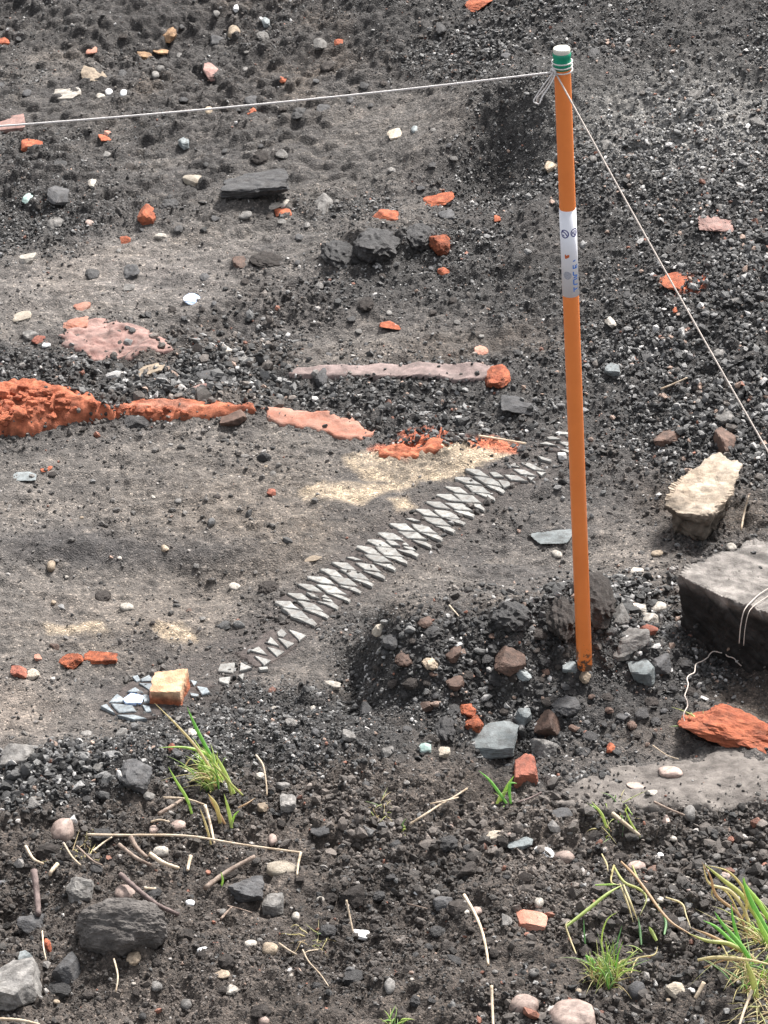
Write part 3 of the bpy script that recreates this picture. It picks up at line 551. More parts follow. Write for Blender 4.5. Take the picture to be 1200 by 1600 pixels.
    for P in ([(180, 465), (260, 390), (325, 430), (320, 465)], [(350, 370), (430, 325), (500, 370)], [(400, 225), (450, 215), (480, 260), (440, 270)], [(480, 250), (560, 210), (610, 265), (490, 270)],
              [(460, 290), (590, 290), (580, 360)], [(100, 500), (160, 480), (235, 570)], [(200, 480), (400, 490), (440, 550), (275, 560)], [(505, 390), (560, 400), (565, 460), (510, 465)],
              [(490, 490), (560, 500), (580, 550), (530, 555)], [(1000, 320), (1100, 330), (1130, 370), (1050, 390)], [(940, 260), (1010, 270), (980, 310)], [(940, 380), (1020, 390), (1020, 412), (950, 404)],
              [(250, 590), (420, 585), (540, 610), (420, 625)]): plate(T5(P), jit=0.3, mt='plateblue')
    # rusty strand bed under the plates: thin sheets following the strip
    for poly in ([(425, 942), (480, 905), (540, 868), (610, 826), (690, 766), (742, 728), (790, 740), (792, 762), (760, 790), (700, 822), (640, 858), (560, 922), (500, 975), (478, 982)],
                 [(772, 736), (800, 720), (835, 722), (856, 738), (836, 752), (800, 760), (780, 752)], [(838, 695), (860, 680), (898, 668), (900, 708), (880, 712)],
                 [(366, 1022), (425, 980), (455, 982), (485, 992), (430, 1035), (400, 1045)], [(155, 1110), (200, 1062), (240, 1050), (345, 1070), (300, 1092), (240, 1122), (190, 1120)]):
        PW = poly_world(poly, 0.002); lo, hi = PW.min(0)-0.01, PW.max(0)+0.01; X, Y = np.meshgrid(np.arange(lo[0], hi[0], 0.003), np.arange(lo[1], hi[1], 0.003))
        sdv = poly_sd(X+0.006*fbm(X, Y, 60, 3, 2), Y+0.01*fbm(X, Y, 60, 3, 5), PW); keep = sdv > -0.001; idx = -np.ones(X.shape, int); idx[keep] = np.arange(keep.sum())
        q = np.stack([idx[:-1, :-1], idx[:-1, 1:], idx[1:, 1:], idx[1:, :-1]], -1).reshape(-1, 4); q = q[(q >= 0).all(1)]
        zz = np.maximum(bil(Z, X, Y)+0.0012, bil(ZS, X, Y)+0.0018)*1.0+0.0008*fbm(X, Y, 200, 3, 6); zz = np.minimum(zz, bil(ZS, X, Y)+0.0045)
        zz = zz-0.006*(sdv < 0.003)
        child('strand_bed', np.stack([X[keep], Y[keep], zz[keep]], -1), q, 'bed', True)
strip_paving()

# ------------------------------------------------------------------ the stake, its sleeve, cap and tape
SB = hit(913.5, 1043); ST = at_y(877.5, 76, SB[1]-0.01)
AXD = ST-SB; LEN = np.linalg.norm(AXD); AXD = AXD/LEN; RAD = 0.0118
def frame_axis():
    s = unit(np.cross(AXD, np.array([0, 1.0, 0]))*1.0); s = s if s[0] > 0 else -s; f = unit(np.cross(s, AXD)); f = f if f[1] < 0 else -f; return s, f
SX, SF = frame_axis()
def cyl_pt(ang, t, r=RAD): return SB+AXD*t+r*(math.sin(ang)*SX+math.cos(ang)*SF)
def lathe(prof, k=48):
    V = []; F = []
    for t, r in prof:
        for j in range(k): V.append(cyl_pt(2*math.pi*j/k, t, r)-SB)
    for i in range(len(prof)-1):
        for j in range(k):
            a, b = i*k+j, i*k+(j+1) % k; F += [[a, b, b+k], [a, b+k, a+k]]
    return np.array(V), np.array(F)
def t_of(py):   # height along the stake seen at photo row py
    lo, hi = -0.1, LEN+0.05
    for _ in range(40):
        m = (lo+hi)/2; P = SB+AXD*m-0*SF; q = project(P[0], P[1], P[2])[1]
        if q > py: lo = m
        else: hi = m
    return lo
stake = root('marker_stake', tuple(SB), 'tall bright orange plastic stake standing in the gravel mound with strings tied to it', 'stake')
tA, tB = t_of(459), t_of(326); tC, tD = t_of(105), t_of(82)
V, F = lathe([(-0.12, 0.001), (-0.10, RAD), (tA, RAD)]); mesh_np('shaft', V, F, 'stakeorange', smooth=True, parent=stake)
V, F = lathe([(tB, RAD), (tC, RAD)]); mesh_np('shaft', V, F, 'stakeorange', smooth=True, parent=stake)
V, F = lathe([(tA-0.0005, RAD), (tA-0.0005, RAD*1.035), (tB+0.0005, RAD*1.035), (tB+0.0005, RAD)]); sleeve = mesh_np('label_sleeve', V, F, 'sleeve', smooth=True, parent=stake)
V, F = lathe([(tC-0.002, RAD), (tC-0.002, RAD*1.06), (tC+0.008, RAD*1.09), (tC+0.010, RAD*1.02), (tC+0.016, RAD*1.10), (tD-0.001, RAD*1.12), (tD, RAD*1.05)]); mesh_np('green_tape', V, F, 'tape', smooth=True, parent=stake)
V, F = lathe([(tD-0.001, RAD*1.0), (tD+0.004, RAD*1.04), (tD+0.0065, RAD*0.99), (tD+0.0072, RAD*0.85), (tD+0.0075, 0.0)]); mesh_np('cap', V, F, 'cap', smooth=True, parent=stake)
def ink(name, mat, strokes, wd, closed=False):
    """strokes: lists of (arc position px, height px) on the sleeve, wd in px"""
    s = 1060.0; Vs, Fs = [], []; n = 0
    for st in strokes:
        P = np.array(st, float); T = unit(np.gradient(P, axis=0)+1e-9); Nn = np.stack([-T[:, 1], T[:, 0]], 1)
        for sgn in (-1, 1):
            Q = P+Nn*wd/2*sgn
            for u, v in Q: Vs.append(cyl_pt((u/s)/(RAD*1.035), v/s+tA, RAD*1.035+0.00025)-SB)
        m = len(P)
        for i in range(m-1): Fs += [[n+i, n+i+1, n+m+i+1], [n+i, n+m+i+1, n+m+i]]
        n += 2*m
    return mesh_np(name, np.array(Vs), np.array(Fs), mat, parent=sleeve)
def arc(cx, cy, rx, ry, a0=0, a1=360, k=20): return [(cx+rx*math.cos(math.radians(a0+(a1-a0)*i/k)), cy+ry*math.sin(math.radians(a0+(a1-a0)*i/k))) for i in range(k+1)]
def seg(*p):
    out = []
    for a, b in zip(p[:-1], p[1:]):
        for t in np.linspace(0, 1, 6)[:-1 if b is not p[-1] else None]: out.append((a[0]+(b[0]-a[0])*t, a[1]+(b[1]-a[1])*t))
    return out
H0 = 107.0
ink('round_symbol', 'inknavy', [arc(-6.4, H0, 5.9, 6.4), seg((-11, H0+2.5), (-8, H0+3.5), (-5, H0+1), (-2.5, H0-3)), seg((-10, H0-1.5), (-7, H0-4))], 1.7)
ink('round_symbol', 'inknavy', [arc(9.4, H0+1, 5.9, 6.4), seg((9.5, H0+5), (8.5, H0+1), (9.5, H0-4)), seg((12, H0+4), (12, H0-2), (10, H0-3.5)), seg((6.3, H0+3), (6.3, H0-1))], 1.6)
ink('orange_mark', 'inkorange', [seg((-6.6, 72.5), (-6.3, 65.5)), seg((-4.6, 71), (-4.6, 66)), seg((-2.8, 72), (-2.8, 67)), seg((-1.4, 72.3), (-1.4, 68))], 2.1)
ink('grey_roundel', 'inkgrey', [arc(-4.5, 37, r_, r_*1.05, 0, 360, 16) for r_ in (0.8, 2.4, 4.0, 5.6)], 1.5)
ink('blue_lettering', 'inkblue', [seg((5.0, 60.5), (9.5, 62)), seg((5, 54), (5, 48.5), (9, 48.5), (9, 53.5)), seg((9, 48.5), (12.5, 49)), seg((12.5, 49), (12.5, 54)),
     seg((5, 43), (5, 37), (12, 35.5)), seg((5, 32.5), (12, 34)), seg((5, 21.5), (5, 29), (12, 30)), seg((5, 21.5), (12, 20)), seg((5, 9), (5, 16.5)), seg((5, 12.5), (12, 13.5))], 1.75)

# strings
def tube_obj(name, P, r, mat, parent=None, k=7, origin=None):
    V, F = tube_geo(P, r, k); c = np.array(origin) if origin is not None else P[0]; o = mesh_np(name, V-c, F, mat, smooth=True, parent=parent)
    if parent is None: o.location = c
    return o
kn = cyl_pt(math.radians(-62), tC-0.004, RAD+0.002)
str1 = root('white_string', tuple(kn), 'taut white string running across the soil from the top of the orange stake', 'string')
endL = at_y(-420, 222, kn[1]+0.12); Pm = np.array([kn+(endL-kn)*t+np.array([0, 0, -0.012*4*t*(1-t)]) for t in np.linspace(0, 1, 60)])
tube_obj('line', Pm, 0.0015, 'string', str1, origin=kn)
for i, (t0, t1) in enumerate(((tC-0.005, tC-0.002), (tC+0.002, tC+0.004), (tC+0.0085, tC+0.0095))):
    P = np.array([cyl_pt(a, t0+(t1-t0)*0.5*(1-math.cos(a)), RAD+0.0024) for a in np.linspace(0, 2*math.pi, 40)]); tube_obj('wrap', P, 0.00105, 'string', str1, origin=kn)
P = np.array([cyl_pt(math.radians(-62+20*math.sin(a)), tC-0.004+0.004*math.cos(a), RAD+0.0035) for a in np.linspace(0, 6.28, 14)]); tube_obj('knot', P, 0.0022, 'string', str1, origin=kn)
def tail(px, dy, r=0.0011): 
    return catmull(np.array([kn]+[at_y(x, y, kn[1]+dy*(i+1)/len(px)) for i, (x, y) in enumerate(px)]), 6)
for px_, dy in (([(862, 116), (850, 132), (838, 150), (834, 159), (842, 163)], -0.02), ([(866, 120), (858, 135), (848, 150), (843, 162)], -0.03), ([(864, 118), (852, 138), (840, 152), (838, 162)], 0.0)):
    tube_obj('tail', tail(px_, dy), 0.0010, 'string', str1, origin=kn)
k2 = cyl_pt(math.radians(-42), tC-0.006, RAD+0.0016)
endR = at_y(1420, 1080, SB[1]-0.75); Pm = np.array([k2+(endR-k2)*t+np.array([0, 0, -0.010*4*t*(1-t)]) for t in np.linspace(0, 1, 60)])
o = tube_obj('beige_twine', Pm, 0.00125, 'twine'); tag(o, 'thin beige twine slanting down steeply from the top of the orange stake', 'string')

# ------------------------------------------------------------------ big stones
def hull_rock(name, top, height, mats, label, cat, sub=6, taper=0.06, sink=0.03, col_top=None, col_side=None, amp=0.006, tilt=(0, 0), k=0.006, wl=0.0):
    mp = np.mean(top, 0); zc = hit(mp[0], mp[1], height)[2]-height; W = np.array([plane_pt(x, y, zc+height) for x, y in top])[:, :2]; c = W.mean(0); W = W-c; hz = (height+sink)/2
    nr, ds = [], []
    A = sum(W[i][0]*W[(i+1) % len(W)][1]-W[(i+1) % len(W)][0]*W[i][1] for i in range(len(W))); sg = 1 if A > 0 else -1
    for i in range(len(W)):
        a, b = W[i], W[(i+1) % len(W)]; e = b-a; nn = unit(np.array([e[1]*sg, -e[0]*sg, -taper*np.linalg.norm(e)])); nr.append(nn); ds.append(nn@np.array([a[0], a[1], hz]))
    nr.append(unit(np.array([tilt[0], tilt[1], 1.0]))); ds.append(hz); nr.append(np.array([0, 0, -1.0])); ds.append(hz)
    D, F = ico(sub); sc = np.array([np.abs(W).max(), np.abs(W).max()*0.8, hz*1.2]); D = unit(D*sc)
    nr, ds = np.array(nr), np.array(ds); dn = D@nr.T; r = np.where(dn > 1e-3, ds[None]/np.maximum(dn, 1e-3), 1e9)
    # rounded edges: soft minimum
    rs = np.sort(r, 1)[:, :2]; h_ = np.clip(0.5+0.5*(rs[:, 1]-rs[:, 0])/k, 0, 1); rr = rs[:, 0]-k*0.25*(1-np.clip((rs[:, 1]-rs[:, 0])/k, 0, 1))**2*1.0
    P = D*rr[:, None]; which = r.argmin(1); side = (which != len(W)) & (which != len(W)+1)
    nn_ = amp*(n3(P, 22, 3, 4)+0.8*n3(P, 60, 7, 3)); nn_ = nn_*np.where(side, 1.6, 0.5); lens = np.linalg.norm(P, axis=1)
    if wl: w1, w2 = worley(P[:, 0]*1.2+P[:, 2]*0.8, P[:, 1]*0.6-P[:, 2], 45, 6); nn_ = nn_+np.where(side, wl, wl*0.12)*(np.sqrt(np.clip(1-(w1*1.2)**2, 0, 1))*w2)
    P = P*(1+nn_/np.maximum(lens, 0.02))[:, None]
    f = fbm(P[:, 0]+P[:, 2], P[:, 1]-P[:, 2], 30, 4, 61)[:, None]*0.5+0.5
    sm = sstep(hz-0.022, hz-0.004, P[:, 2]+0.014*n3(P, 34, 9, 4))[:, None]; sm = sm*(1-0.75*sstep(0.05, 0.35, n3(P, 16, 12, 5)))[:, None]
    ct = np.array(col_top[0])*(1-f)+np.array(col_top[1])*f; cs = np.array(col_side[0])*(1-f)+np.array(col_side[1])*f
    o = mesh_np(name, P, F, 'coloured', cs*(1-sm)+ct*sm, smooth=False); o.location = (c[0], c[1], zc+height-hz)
    return tag(o, label, cat)
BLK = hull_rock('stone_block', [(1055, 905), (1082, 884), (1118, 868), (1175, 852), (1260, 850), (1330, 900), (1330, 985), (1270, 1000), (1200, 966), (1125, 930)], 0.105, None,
          'large squared block with pinkish grey top and black sides, string looped over it', 'block', sub=7, taper=0.10, sink=0.05, amp=0.008, wl=0.010,
          col_top=((0.13, 0.117, 0.108), (0.42, 0.385, 0.355)), col_side=((0.010, 0.010, 0.010), (0.06, 0.055, 0.052)))  # vertex colour runs from pale top to near-black sides
BTOP = BLK.location.z+(0.105+0.05)/2
BW = np.array([plane_pt(x, y, BTOP)[:2] for x, y in [(1055, 905), (1082, 884), (1118, 868), (1175, 852), (1260, 850), (1330, 900), (1330, 985), (1270, 1000), (1200, 966), (1125, 930)]])
bs = poly_sd(GX, GY, BW) > 0.008; ZC[bs] = BTOP-0.002; PMASK[bs] = 0.86; BS = bs
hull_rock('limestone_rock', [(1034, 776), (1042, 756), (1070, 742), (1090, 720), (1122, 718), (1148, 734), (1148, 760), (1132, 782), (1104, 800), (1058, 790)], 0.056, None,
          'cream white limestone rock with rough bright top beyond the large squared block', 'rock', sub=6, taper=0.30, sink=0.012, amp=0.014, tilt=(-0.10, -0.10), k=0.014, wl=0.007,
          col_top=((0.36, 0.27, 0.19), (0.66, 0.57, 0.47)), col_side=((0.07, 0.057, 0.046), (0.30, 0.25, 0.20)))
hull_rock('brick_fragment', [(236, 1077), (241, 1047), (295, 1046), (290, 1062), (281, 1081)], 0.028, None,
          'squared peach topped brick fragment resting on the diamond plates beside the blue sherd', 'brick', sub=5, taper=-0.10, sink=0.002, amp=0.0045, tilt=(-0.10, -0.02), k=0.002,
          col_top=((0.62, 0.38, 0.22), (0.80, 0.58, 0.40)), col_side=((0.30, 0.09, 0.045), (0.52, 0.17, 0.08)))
# loops of string on the block
for lab, px_, off in (('pale string loop hanging over the front edge of the large squared block', [(1240, 903), (1215, 912), (1190, 926), (1174, 940)], 1166),
                     ('second thinner string strand lying just beside the loop on the large block', [(1240, 910), (1218, 920), (1196, 934), (1180, 945)], 1173)):
    E = plane_pt(off, 951+(off-1166)*0.45, BTOP+0.001)
    P = [plane_pt(a, b, BTOP+0.004) for a, b in px_]+[E+np.array([-0.004, -0.008, 0.001]), E+np.array([-0.009, -0.016, -0.022]), E+np.array([-0.010, -0.018, -0.052])]
    P = catmull(P, 8); o = tube_obj('string_loop', P, 0.0008 if off == 1166 else 0.0006, 'twine'); tag(o, lab, 'string')
P = catmull(ground_pts([(1066, 1136, .006), (1072, 1105, .02), (1073, 1070, .03), (1085, 1045, .012), (1108, 1024, .012), (1122, 1018, .012), (1140, 1025, .01), (1158, 1040, .006)], 0.003), 8)
P = P+0.004*np.stack([np.sin(np.arange(len(P))*0.9), np.cos(np.arange(len(P))*0.7), np.sin(np.arange(len(P))*1.3)*0.5], -1)*0.6; o = tube_obj('curled_root', P, 0.0009, 'twine'); tag(o, 'thin pale curling root standing in front of the large squared block', 'root')

# ------------------------------------------------------------------ stones one by one
S = stone
ORA, B = 'brick', 'brick fragment'
TBL = [
 # name, kind, mat, cx, cy, w, h, label, cat, opts
 ('brick_lump', 'rubbly', 'orange', 1152, 1142, 184, 62, 'long bright orange crumbling brick lump lying at the edge of the flat grey slab', 'brick', dict(flat=0.55, rot=-12, sub=5)),
 ('boulder', 'mound', 'boulder', 190, 1452, 146, 84, 'large dark earthy boulder half sunk among the twigs', 'boulder', dict(flat=0.8, bury=0.40, sub=6, rot=10)),
 ('angular_stone', 'chunk', 'grey', 26, 1542, 84, 66, 'big angular light grey stone beneath the dark earthy boulder, cut by the frame', 'stone', dict(flat=0.6)),
 ('slate_piece', 'slab', 'slate', 765, 1155, 94, 50, 'broad flat greenish grey slate piece leaning in the hollow of the mound', 'slate', dict(flat=0.3, rot=8, bury=0.1)),
 ('slate_piece', 'slab', 'slate', 862, 838, 66, 22, 'long thin pale slate lying flat between the stake and the lattice strip', 'slate', dict(flat=0.2, rot=4)),
 ('slate_piece', 'slab', 'slate', 1005, 1050, 42, 32, 'pale blue grey slate chip in the gravel beyond the curling root', 'slate', dict(flat=0.6)),
 ('slate_piece', 'slab', 'slate', 890, 1043, 24, 16, 'small lilac grey slate chip touching the foot of the stake', 'slate', dict(flat=0.5)),
 ('slate_piece', 'slab', 'slate', 812, 1318, 42, 15, 'blue grey slate flake lying beside the white plaster scrap', 'slate', dict(flat=0.4)),
 ('slate_piece', 'slab', 'slate', 38, 745, 38, 13, 'grey slate flake on the open soil below the orange clay ridge', 'slate', dict(flat=0.3)),
 ('blue_sherd', 'slab', 'ceramic', 208, 1092, 33, 20, 'glossy pale blue ceramic sherd lying on the diamond plates', 'sherd', dict(flat=0.35, rot=0, bury=-0.1)),
 ('blue_sherd', 'slab', 'ceramic', 300, 467, 28, 14, 'blue and white ceramic sherd alone on the bare grey soil', 'sherd', dict(flat=0.3, rot=-10, bury=0.0)),
 ('red_stone', 'chunk', 'brown', 797, 1036, 50, 36, 'rounded red brown stone on the mound left of the stake foot'.replace('left of', 'beside'), 'stone', dict(flat=0.7)),
 ('red_stone', 'block', 'red', 820, 1208, 40, 44, 'dull red squared stone just behind the small green sprout', 'stone', dict(flat=0.75, rot=12)),
 ('glassy_stone', 'chunk', 'brown', 1133, 690, 38, 40, 'dark red glassy stone standing behind the cream limestone rock', 'stone', dict(flat=0.75)),
 ('tan_stone', 'chunk', 'brown', 1042, 684, 44, 22, 'dark tan wedge of stone a hand behind the cream limestone', 'stone', dict()),
 ('grey_stone', 'chunk', 'grey', 1132, 652, 30, 22, 'rough pale grey stone directly behind the red glassy one', 'stone', dict()),
 ('brick_piece', 'block', 'orange', 50, 228, 34, 13, 'flat orange brick piece below the white string near the frame edge', B, dict(rot=-6)),
 ('brick_piece', 'chunk', 'orange', 5, 65, 24, 14, 'orange brick piece cut by the frame high above the white string', B, dict()),
 ('brick_piece', 'block', 'dullpink', 18, 194, 50, 20, 'dull pink brick piece directly under the end of the white string', B, dict(flat=0.4)),
 ('brick_piece', 'chunk', 'fadedorange', 143, 80, 18, 9, 'faded orange chip above the greenish beige stone', B, dict()),
 ('brick_piece', 'block', 'orange', 230, 337, 26, 26, 'steep orange brick piece leaning on a dark lump', B, dict(flat=0.8, rot=-35)),
 ('brick_piece', 'chunk', 'orange', 196, 375, 18, 12, 'small orange brick crumb below the steep leaning brick piece', B, dict()),
 ('brick_piece', 'chunk', 'orange', 442, 331, 28, 12, 'low orange brick chip beside the upright grey stone', B, dict()),
 ('brick_piece', 'chunk', 'orange', 600, 339, 46, 20, 'orange brick chunk lying behind the black clod heap', B, dict(flat=0.7)),
 ('brick_piece', 'rubbly', 'orange', 686, 313, 50, 15, 'wide crumbly orange brick patch above the rust orange lump', B, dict(flat=0.4)),
 ('brick_piece', 'rubbly', 'rust', 689, 384, 44, 36, 'rust orange lump of burnt brick at the end of the black clod heap', B, dict(flat=0.7)),
 ('brick_piece', 'chunk', 'orange', 693, 424, 20, 12, 'small orange chip just below the rust orange lump', B, dict()),
 ('brick_piece', 'chunk', 'orange', 777, 342, 11, 9, 'tiny orange chip between the clod heap and the stake', B, dict()),
 ('brick_piece', 'rubbly', 'dullpink', 1120, 352, 58, 22, 'dull red crumbled brick beyond the slanting twine', B, dict(flat=0.4)),
 ('brick_piece', 'rubbly', 'orange', 1062, 441, 58, 22, 'crumbled orange brick right behind the slanting twine'.replace('right ', ''), B, dict(flat=0.4)),
 ('brick_piece', 'chunk', 'fadedorange', 1068, 523, 18, 9, 'salmon coloured pebble shaped brick chip below the twine', B, dict()),
 ('brick_piece', 'chunk', 'orange', 1055, 484, 9, 8, 'tiny bright orange chip under the crumbled orange brick', B, dict()),
 ('brick_piece', 'rubbly', 'orange', 748, 3, 44, 18, 'orange brick patch at the very top of the gravel heap', B, dict(flat=0.4)),
 ('brick_piece', 'rubbly', 'orange', 775, 592, 46, 30, 'knobbly orange brick lump at the end of the long grey pink board', B, dict(flat=0.55)),
 ('brick_piece', 'chunk', 'fadedorange', 752, 548, 22, 13, 'pinkish brick chip behind the end of the long board', B, dict()),
 ('brick_piece', 'chunk', 'orange', 610, 507, 34, 12, 'orange brown flat chip on grey soil behind the long board', B, dict(flat=0.35)),
 ('brick_piece', 'chunk', 'fadedorange', 128, 482, 28, 12, 'faded orange chip just beyond the dusty pink slab', B, dict()),
 ('brick_piece', 'rubbly', 'fadedorange', 118, 508, 40, 18, 'salmon lump of brick on the corner of the dusty pink slab', B, dict(flat=0.4)),
 ('brick_piece', 'chunk', 'red', 60, 532, 22, 13, 'small red brick chip beside a dark lump near the pink slab', B, dict()),
 ('brick_piece', 'chunk', 'red', 424, 770, 14, 14, 'small brick red cube on bare soil near the sandy patch', B, dict(flat=0.7)),
 ('brick_piece', 'chunk', 'orange', 72, 733, 20, 8, 'flat orange fleck next to the grey slate flake', B, dict(flat=0.3)),
 ('brick_piece', 'chunk', 'red', 30, 1049, 27, 20, 'rounded brick red lump touching a cream stone', B, dict()),
 ('brick_piece', 'chunk', 'fadedorange', 60, 1027, 12, 10, 'little salmon chip behind the brick red lump', B, dict()),
 ('brick_piece', 'rubbly', 'rust', 112, 1035, 40, 24, 'rust brown burnt brick lump beyond the diamond plates', B, dict()),
 ('brick_piece', 'rubbly', 'rust', 157, 1026, 56, 18, 'low dull rust patch beside the rust brown burnt lump', B, dict(flat=0.35)),
 ('brick_piece', 'chunk', 'brown', 85, 1010, 15, 10, 'dark reddish chip behind the rust brown burnt lump', B, dict()),
 ('brick_piece', 'chunk', 'red', 1010, 985, 38, 20, 'red brick piece wedged between grey stones by the stake', B, dict()),
 ('brick_piece', 'rubbly', 'orange', 730, 1111, 34, 22, 'orange lump perched on the mound behind the slate piece', B, dict()),
 ('brick_piece', 'rubbly', 'rust', 741, 1130, 32, 28, 'rusty brown lump directly behind the broad slate', B, dict()),
 ('brick_piece', 'chunk', 'orange', 955, 1169, 14, 14, 'tiny orange tan chip between the slate and the orange brick lump', B, dict()),
 ('brick_piece', 'block', 'fadedorange', 828, 1439, 56, 25, 'flat squared salmon brick piece lying alone on dark soil', B, dict(flat=0.45, rot=-4)),
 ('brick_piece', 'chunk', 'orange', 75, 1478, 14, 16, 'small orange chip among grey stones by the dark boulder', B, dict()),
 ('brick_piece', 'chunk', 'orange', 393, 175, 15, 10, 'small orange chip just below the white string', B, dict()),
 ('brick_piece', 'chunk', 'orange', 530, 66, 16, 10, 'small orange chip high on the bank above the string', B, dict()),
 ('brick_piece', 'chunk', 'orange', 163, 218, 22, 10, 'flat orange chip below the white string with a smaller one on it', B, dict()),
 ('brick_piece', 'chunk', 'fadedorange', 168, 207, 11, 8, 'tiny salmon chip on top of the flat orange chip', B, dict()),
 ('brick_piece', 'chunk', 'orange', 442, 125, 12, 8, 'orange fleck just above the middle of the string', B, dict()),
 ('brick_piece', 'clod', 'red', 268, 1168, 12, 12, 'tiny brick red crumb in the gravel under the sherd and plates', B, dict()),
 ('dead_leaf', 'rubbly', 'leaf', 264, 56, 27, 20, 'crumpled golden brown leaf high on the dark bank', 'leaf', dict(flat=0.7)),
 ('dead_leaf', 'rubbly', 'leaf', 226, 86, 24, 12, 'curled tan leaf scrap beneath the crumpled golden leaf', 'leaf', dict(flat=0.5)),
 ('dead_leaf', 'slab', 'leaf', 252, 80, 26, 8, 'flat orange leaf sliver between two crumpled leaves', 'leaf', dict(flat=0.4)),
 ('beige_stone', 'chunk', 'tan', 148, 118, 44, 20, 'flat greenish beige stone above the string', 'stone', dict(flat=0.4)),
 ('beige_stone', 'slab', 'pale', 105, 148, 44, 16, 'pale grey flat stone between the beige stone and the string', 'stone', dict(flat=0.3)),
 ('round_stone', 'pebble', 'tan', 366, 51, 20, 22, 'rounded olive brown pebble set in the bank beside the leaf', 'pebble', dict(flat=0.9)),
 ('white_chip', 'chunk', 'white', 369, 13, 10, 12, 'bright white chip at the very top of the bank', 'stone', dict()),
 ('white_chip', 'chunk', 'slate', 415, 34, 14, 14, 'pale bluish chip on the bank below the bright white chip', 'stone', dict()),
 ('white_pebble', 'pebble', 'pale', 157, 151, 14, 9, 'small cream pebble, lowest of three beneath the beige stone', 'pebble', dict()),
 ('white_pebble', 'pebble', 'white', 170, 144, 12, 10, 'small whitish pebble, middle one of three beneath the beige stone', 'pebble', dict()),
 ('white_pebble', 'pebble', 'white', 193, 146, 11, 11, 'small round white pebble set apart from the two cream ones', 'pebble', dict()),
 ('grey_stone', 'pebble', 'grey', 251, 107, 12, 11, 'upper small grey pebble of a pair below the golden leaf', 'pebble', dict()),
 ('grey_stone', 'pebble', 'grey', 243, 118, 12, 13, 'lower small grey pebble of a pair below the golden leaf', 'pebble', dict()),
 ('pale_stone', 'slab', 'dullpink', 330, 112, 26, 26, 'pale pinkish smear of stone in the bank above the string', 'stone', dict(flat=0.3)),
 ('grey_stone', 'chunk', 'slate', 288, 223, 20, 14, 'single bluish grey pebble below the string on open soil', 'stone', dict()),
 ('grey_stone', 'pebble', 'tan', 326, 173, 13, 12, 'small tan pebble just under the string', 'pebble', dict()),
 ('cream_stone', 'chunk', 'cream', 302, 280, 34, 17, 'cream wedge shaped stone beside the dark low boulder', 'stone', dict(flat=0.5)),
 ('dark_boulder', 'rubbly', 'darkgrey', 400, 290, 108, 44, 'wide low dark grey boulder half buried behind the grey upright stone', 'boulder', dict(flat=0.6, bury=0.12, rot=4, sub=5)),
 ('grey_stone', 'chunk', 'grey', 505, 323, 30, 33, 'upright light grey stone at the end of the pale crust', 'stone', dict(flat=0.9)),
 ('grey_stone', 'pebble', 'grey', 383, 336, 22, 11, 'flat grey pebble beside the low orange chip', 'pebble', dict()),
 ('pale_stone', 'slab', 'pale', 428, 319, 48, 11, 'pale cream flat stone below the wide dark boulder', 'stone', dict(flat=0.3)),
 ('white_chip', 'chunk', 'pale', 143, 287, 15, 14, 'whitish chip beside the dark lump pile near the frame edge', 'stone', dict()),
 ('glass_chip', 'chunk', 'glass', 42, 312, 19, 12, 'pale green glass chip in dark gravel', 'glass', dict()),
 ('grey_stone', 'chunk', 'darkgrey', 90, 308, 34, 26, 'dark grey stone next to the pale green glass chip', 'stone', dict()),
 ('dark_lump', 'clod', 'clinker', 265, 323, 34, 22, 'black lump behind the steep leaning orange brick', 'lump', dict()),
 ('tan_stone', 'pebble', 'pink', 140, 348, 14, 8, 'small pinkish tan pebble near the steep orange brick', 'pebble', dict()),
 ('pale_stone', 'slab', 'pale', 252, 369, 22, 8, 'thin pale flake below the steep orange brick', 'stone', dict()),
 ('red_stone', 'chunk', 'brown', 375, 411, 25, 19, 'dark red stone beside a long black clod', 'stone', dict()),
 ('earth_clod', 'clod', 'earth', 420, 408, 62, 24, 'long black clod between the red stone and the clod heap', 'clod', dict(flat=0.5)),
 ('earth_clod', 'clod', 'clinker', 535, 400, 70, 42, 'large black clod at the near end of the dark heap', 'clod', dict(flat=0.7)),
 ('earth_clod', 'clod', 'clinker', 590, 382, 76, 48, 'biggest black clod in the middle of the dark heap', 'clod', dict(flat=0.7)),
 ('earth_clod', 'clod', 'clinker', 655, 370, 52, 38, 'black clod beside the rust orange lump', 'clod', dict(flat=0.7)),
 ('cream_stone', 'chunk', 'cream', 617, 211, 24, 18, 'cream pebble on grey soil near the heap foot', 'stone', dict()),
 ('grey_stone', 'pebble', 'slate', 648, 203, 12, 12, 'small bluish pebble beside the cream pebble at the heap foot', 'pebble', dict()),
 ('tan_stone', 'chunk', 'tan', 861, 260, 22, 17, 'tan stone touching the upper shaft of the stake from behind', 'stone', dict()),
 ('pale_stone', 'slab', 'slate', 956, 578, 25, 16, 'bluish white chip in dark gravel beyond the stake', 'stone', dict()),
 ('pale_stone', 'slab', 'pale', 955, 505, 20, 14, 'thin cream flake beside the stake in dark gravel', 'stone', dict(rot=-30)),
 ('pale_stone', 'slab', 'grey', 1148, 470, 22, 8, 'thin grey flake under the slanting twine', 'stone', dict()),
 ('cream_stone', 'pebble', 'cream', 33, 495, 34, 13, 'flat sandy pebble near the dusty pink slab', 'pebble', dict(flat=0.4)),
 ('pale_stone', 'slab', 'pale', 42, 405, 30, 12, 'pinkish pale flake on pale soil at the frame edge', 'stone', dict()),
 ('grey_stone', 'chunk', 'grey', 48, 524, 26, 14, 'grey stone chip beside the small red brick chip', 'stone', dict()),
 ('white_chip', 'slab', 'white', 72, 540, 14, 6, 'thin white chip in front of the small red brick chip', 'stone', dict()),
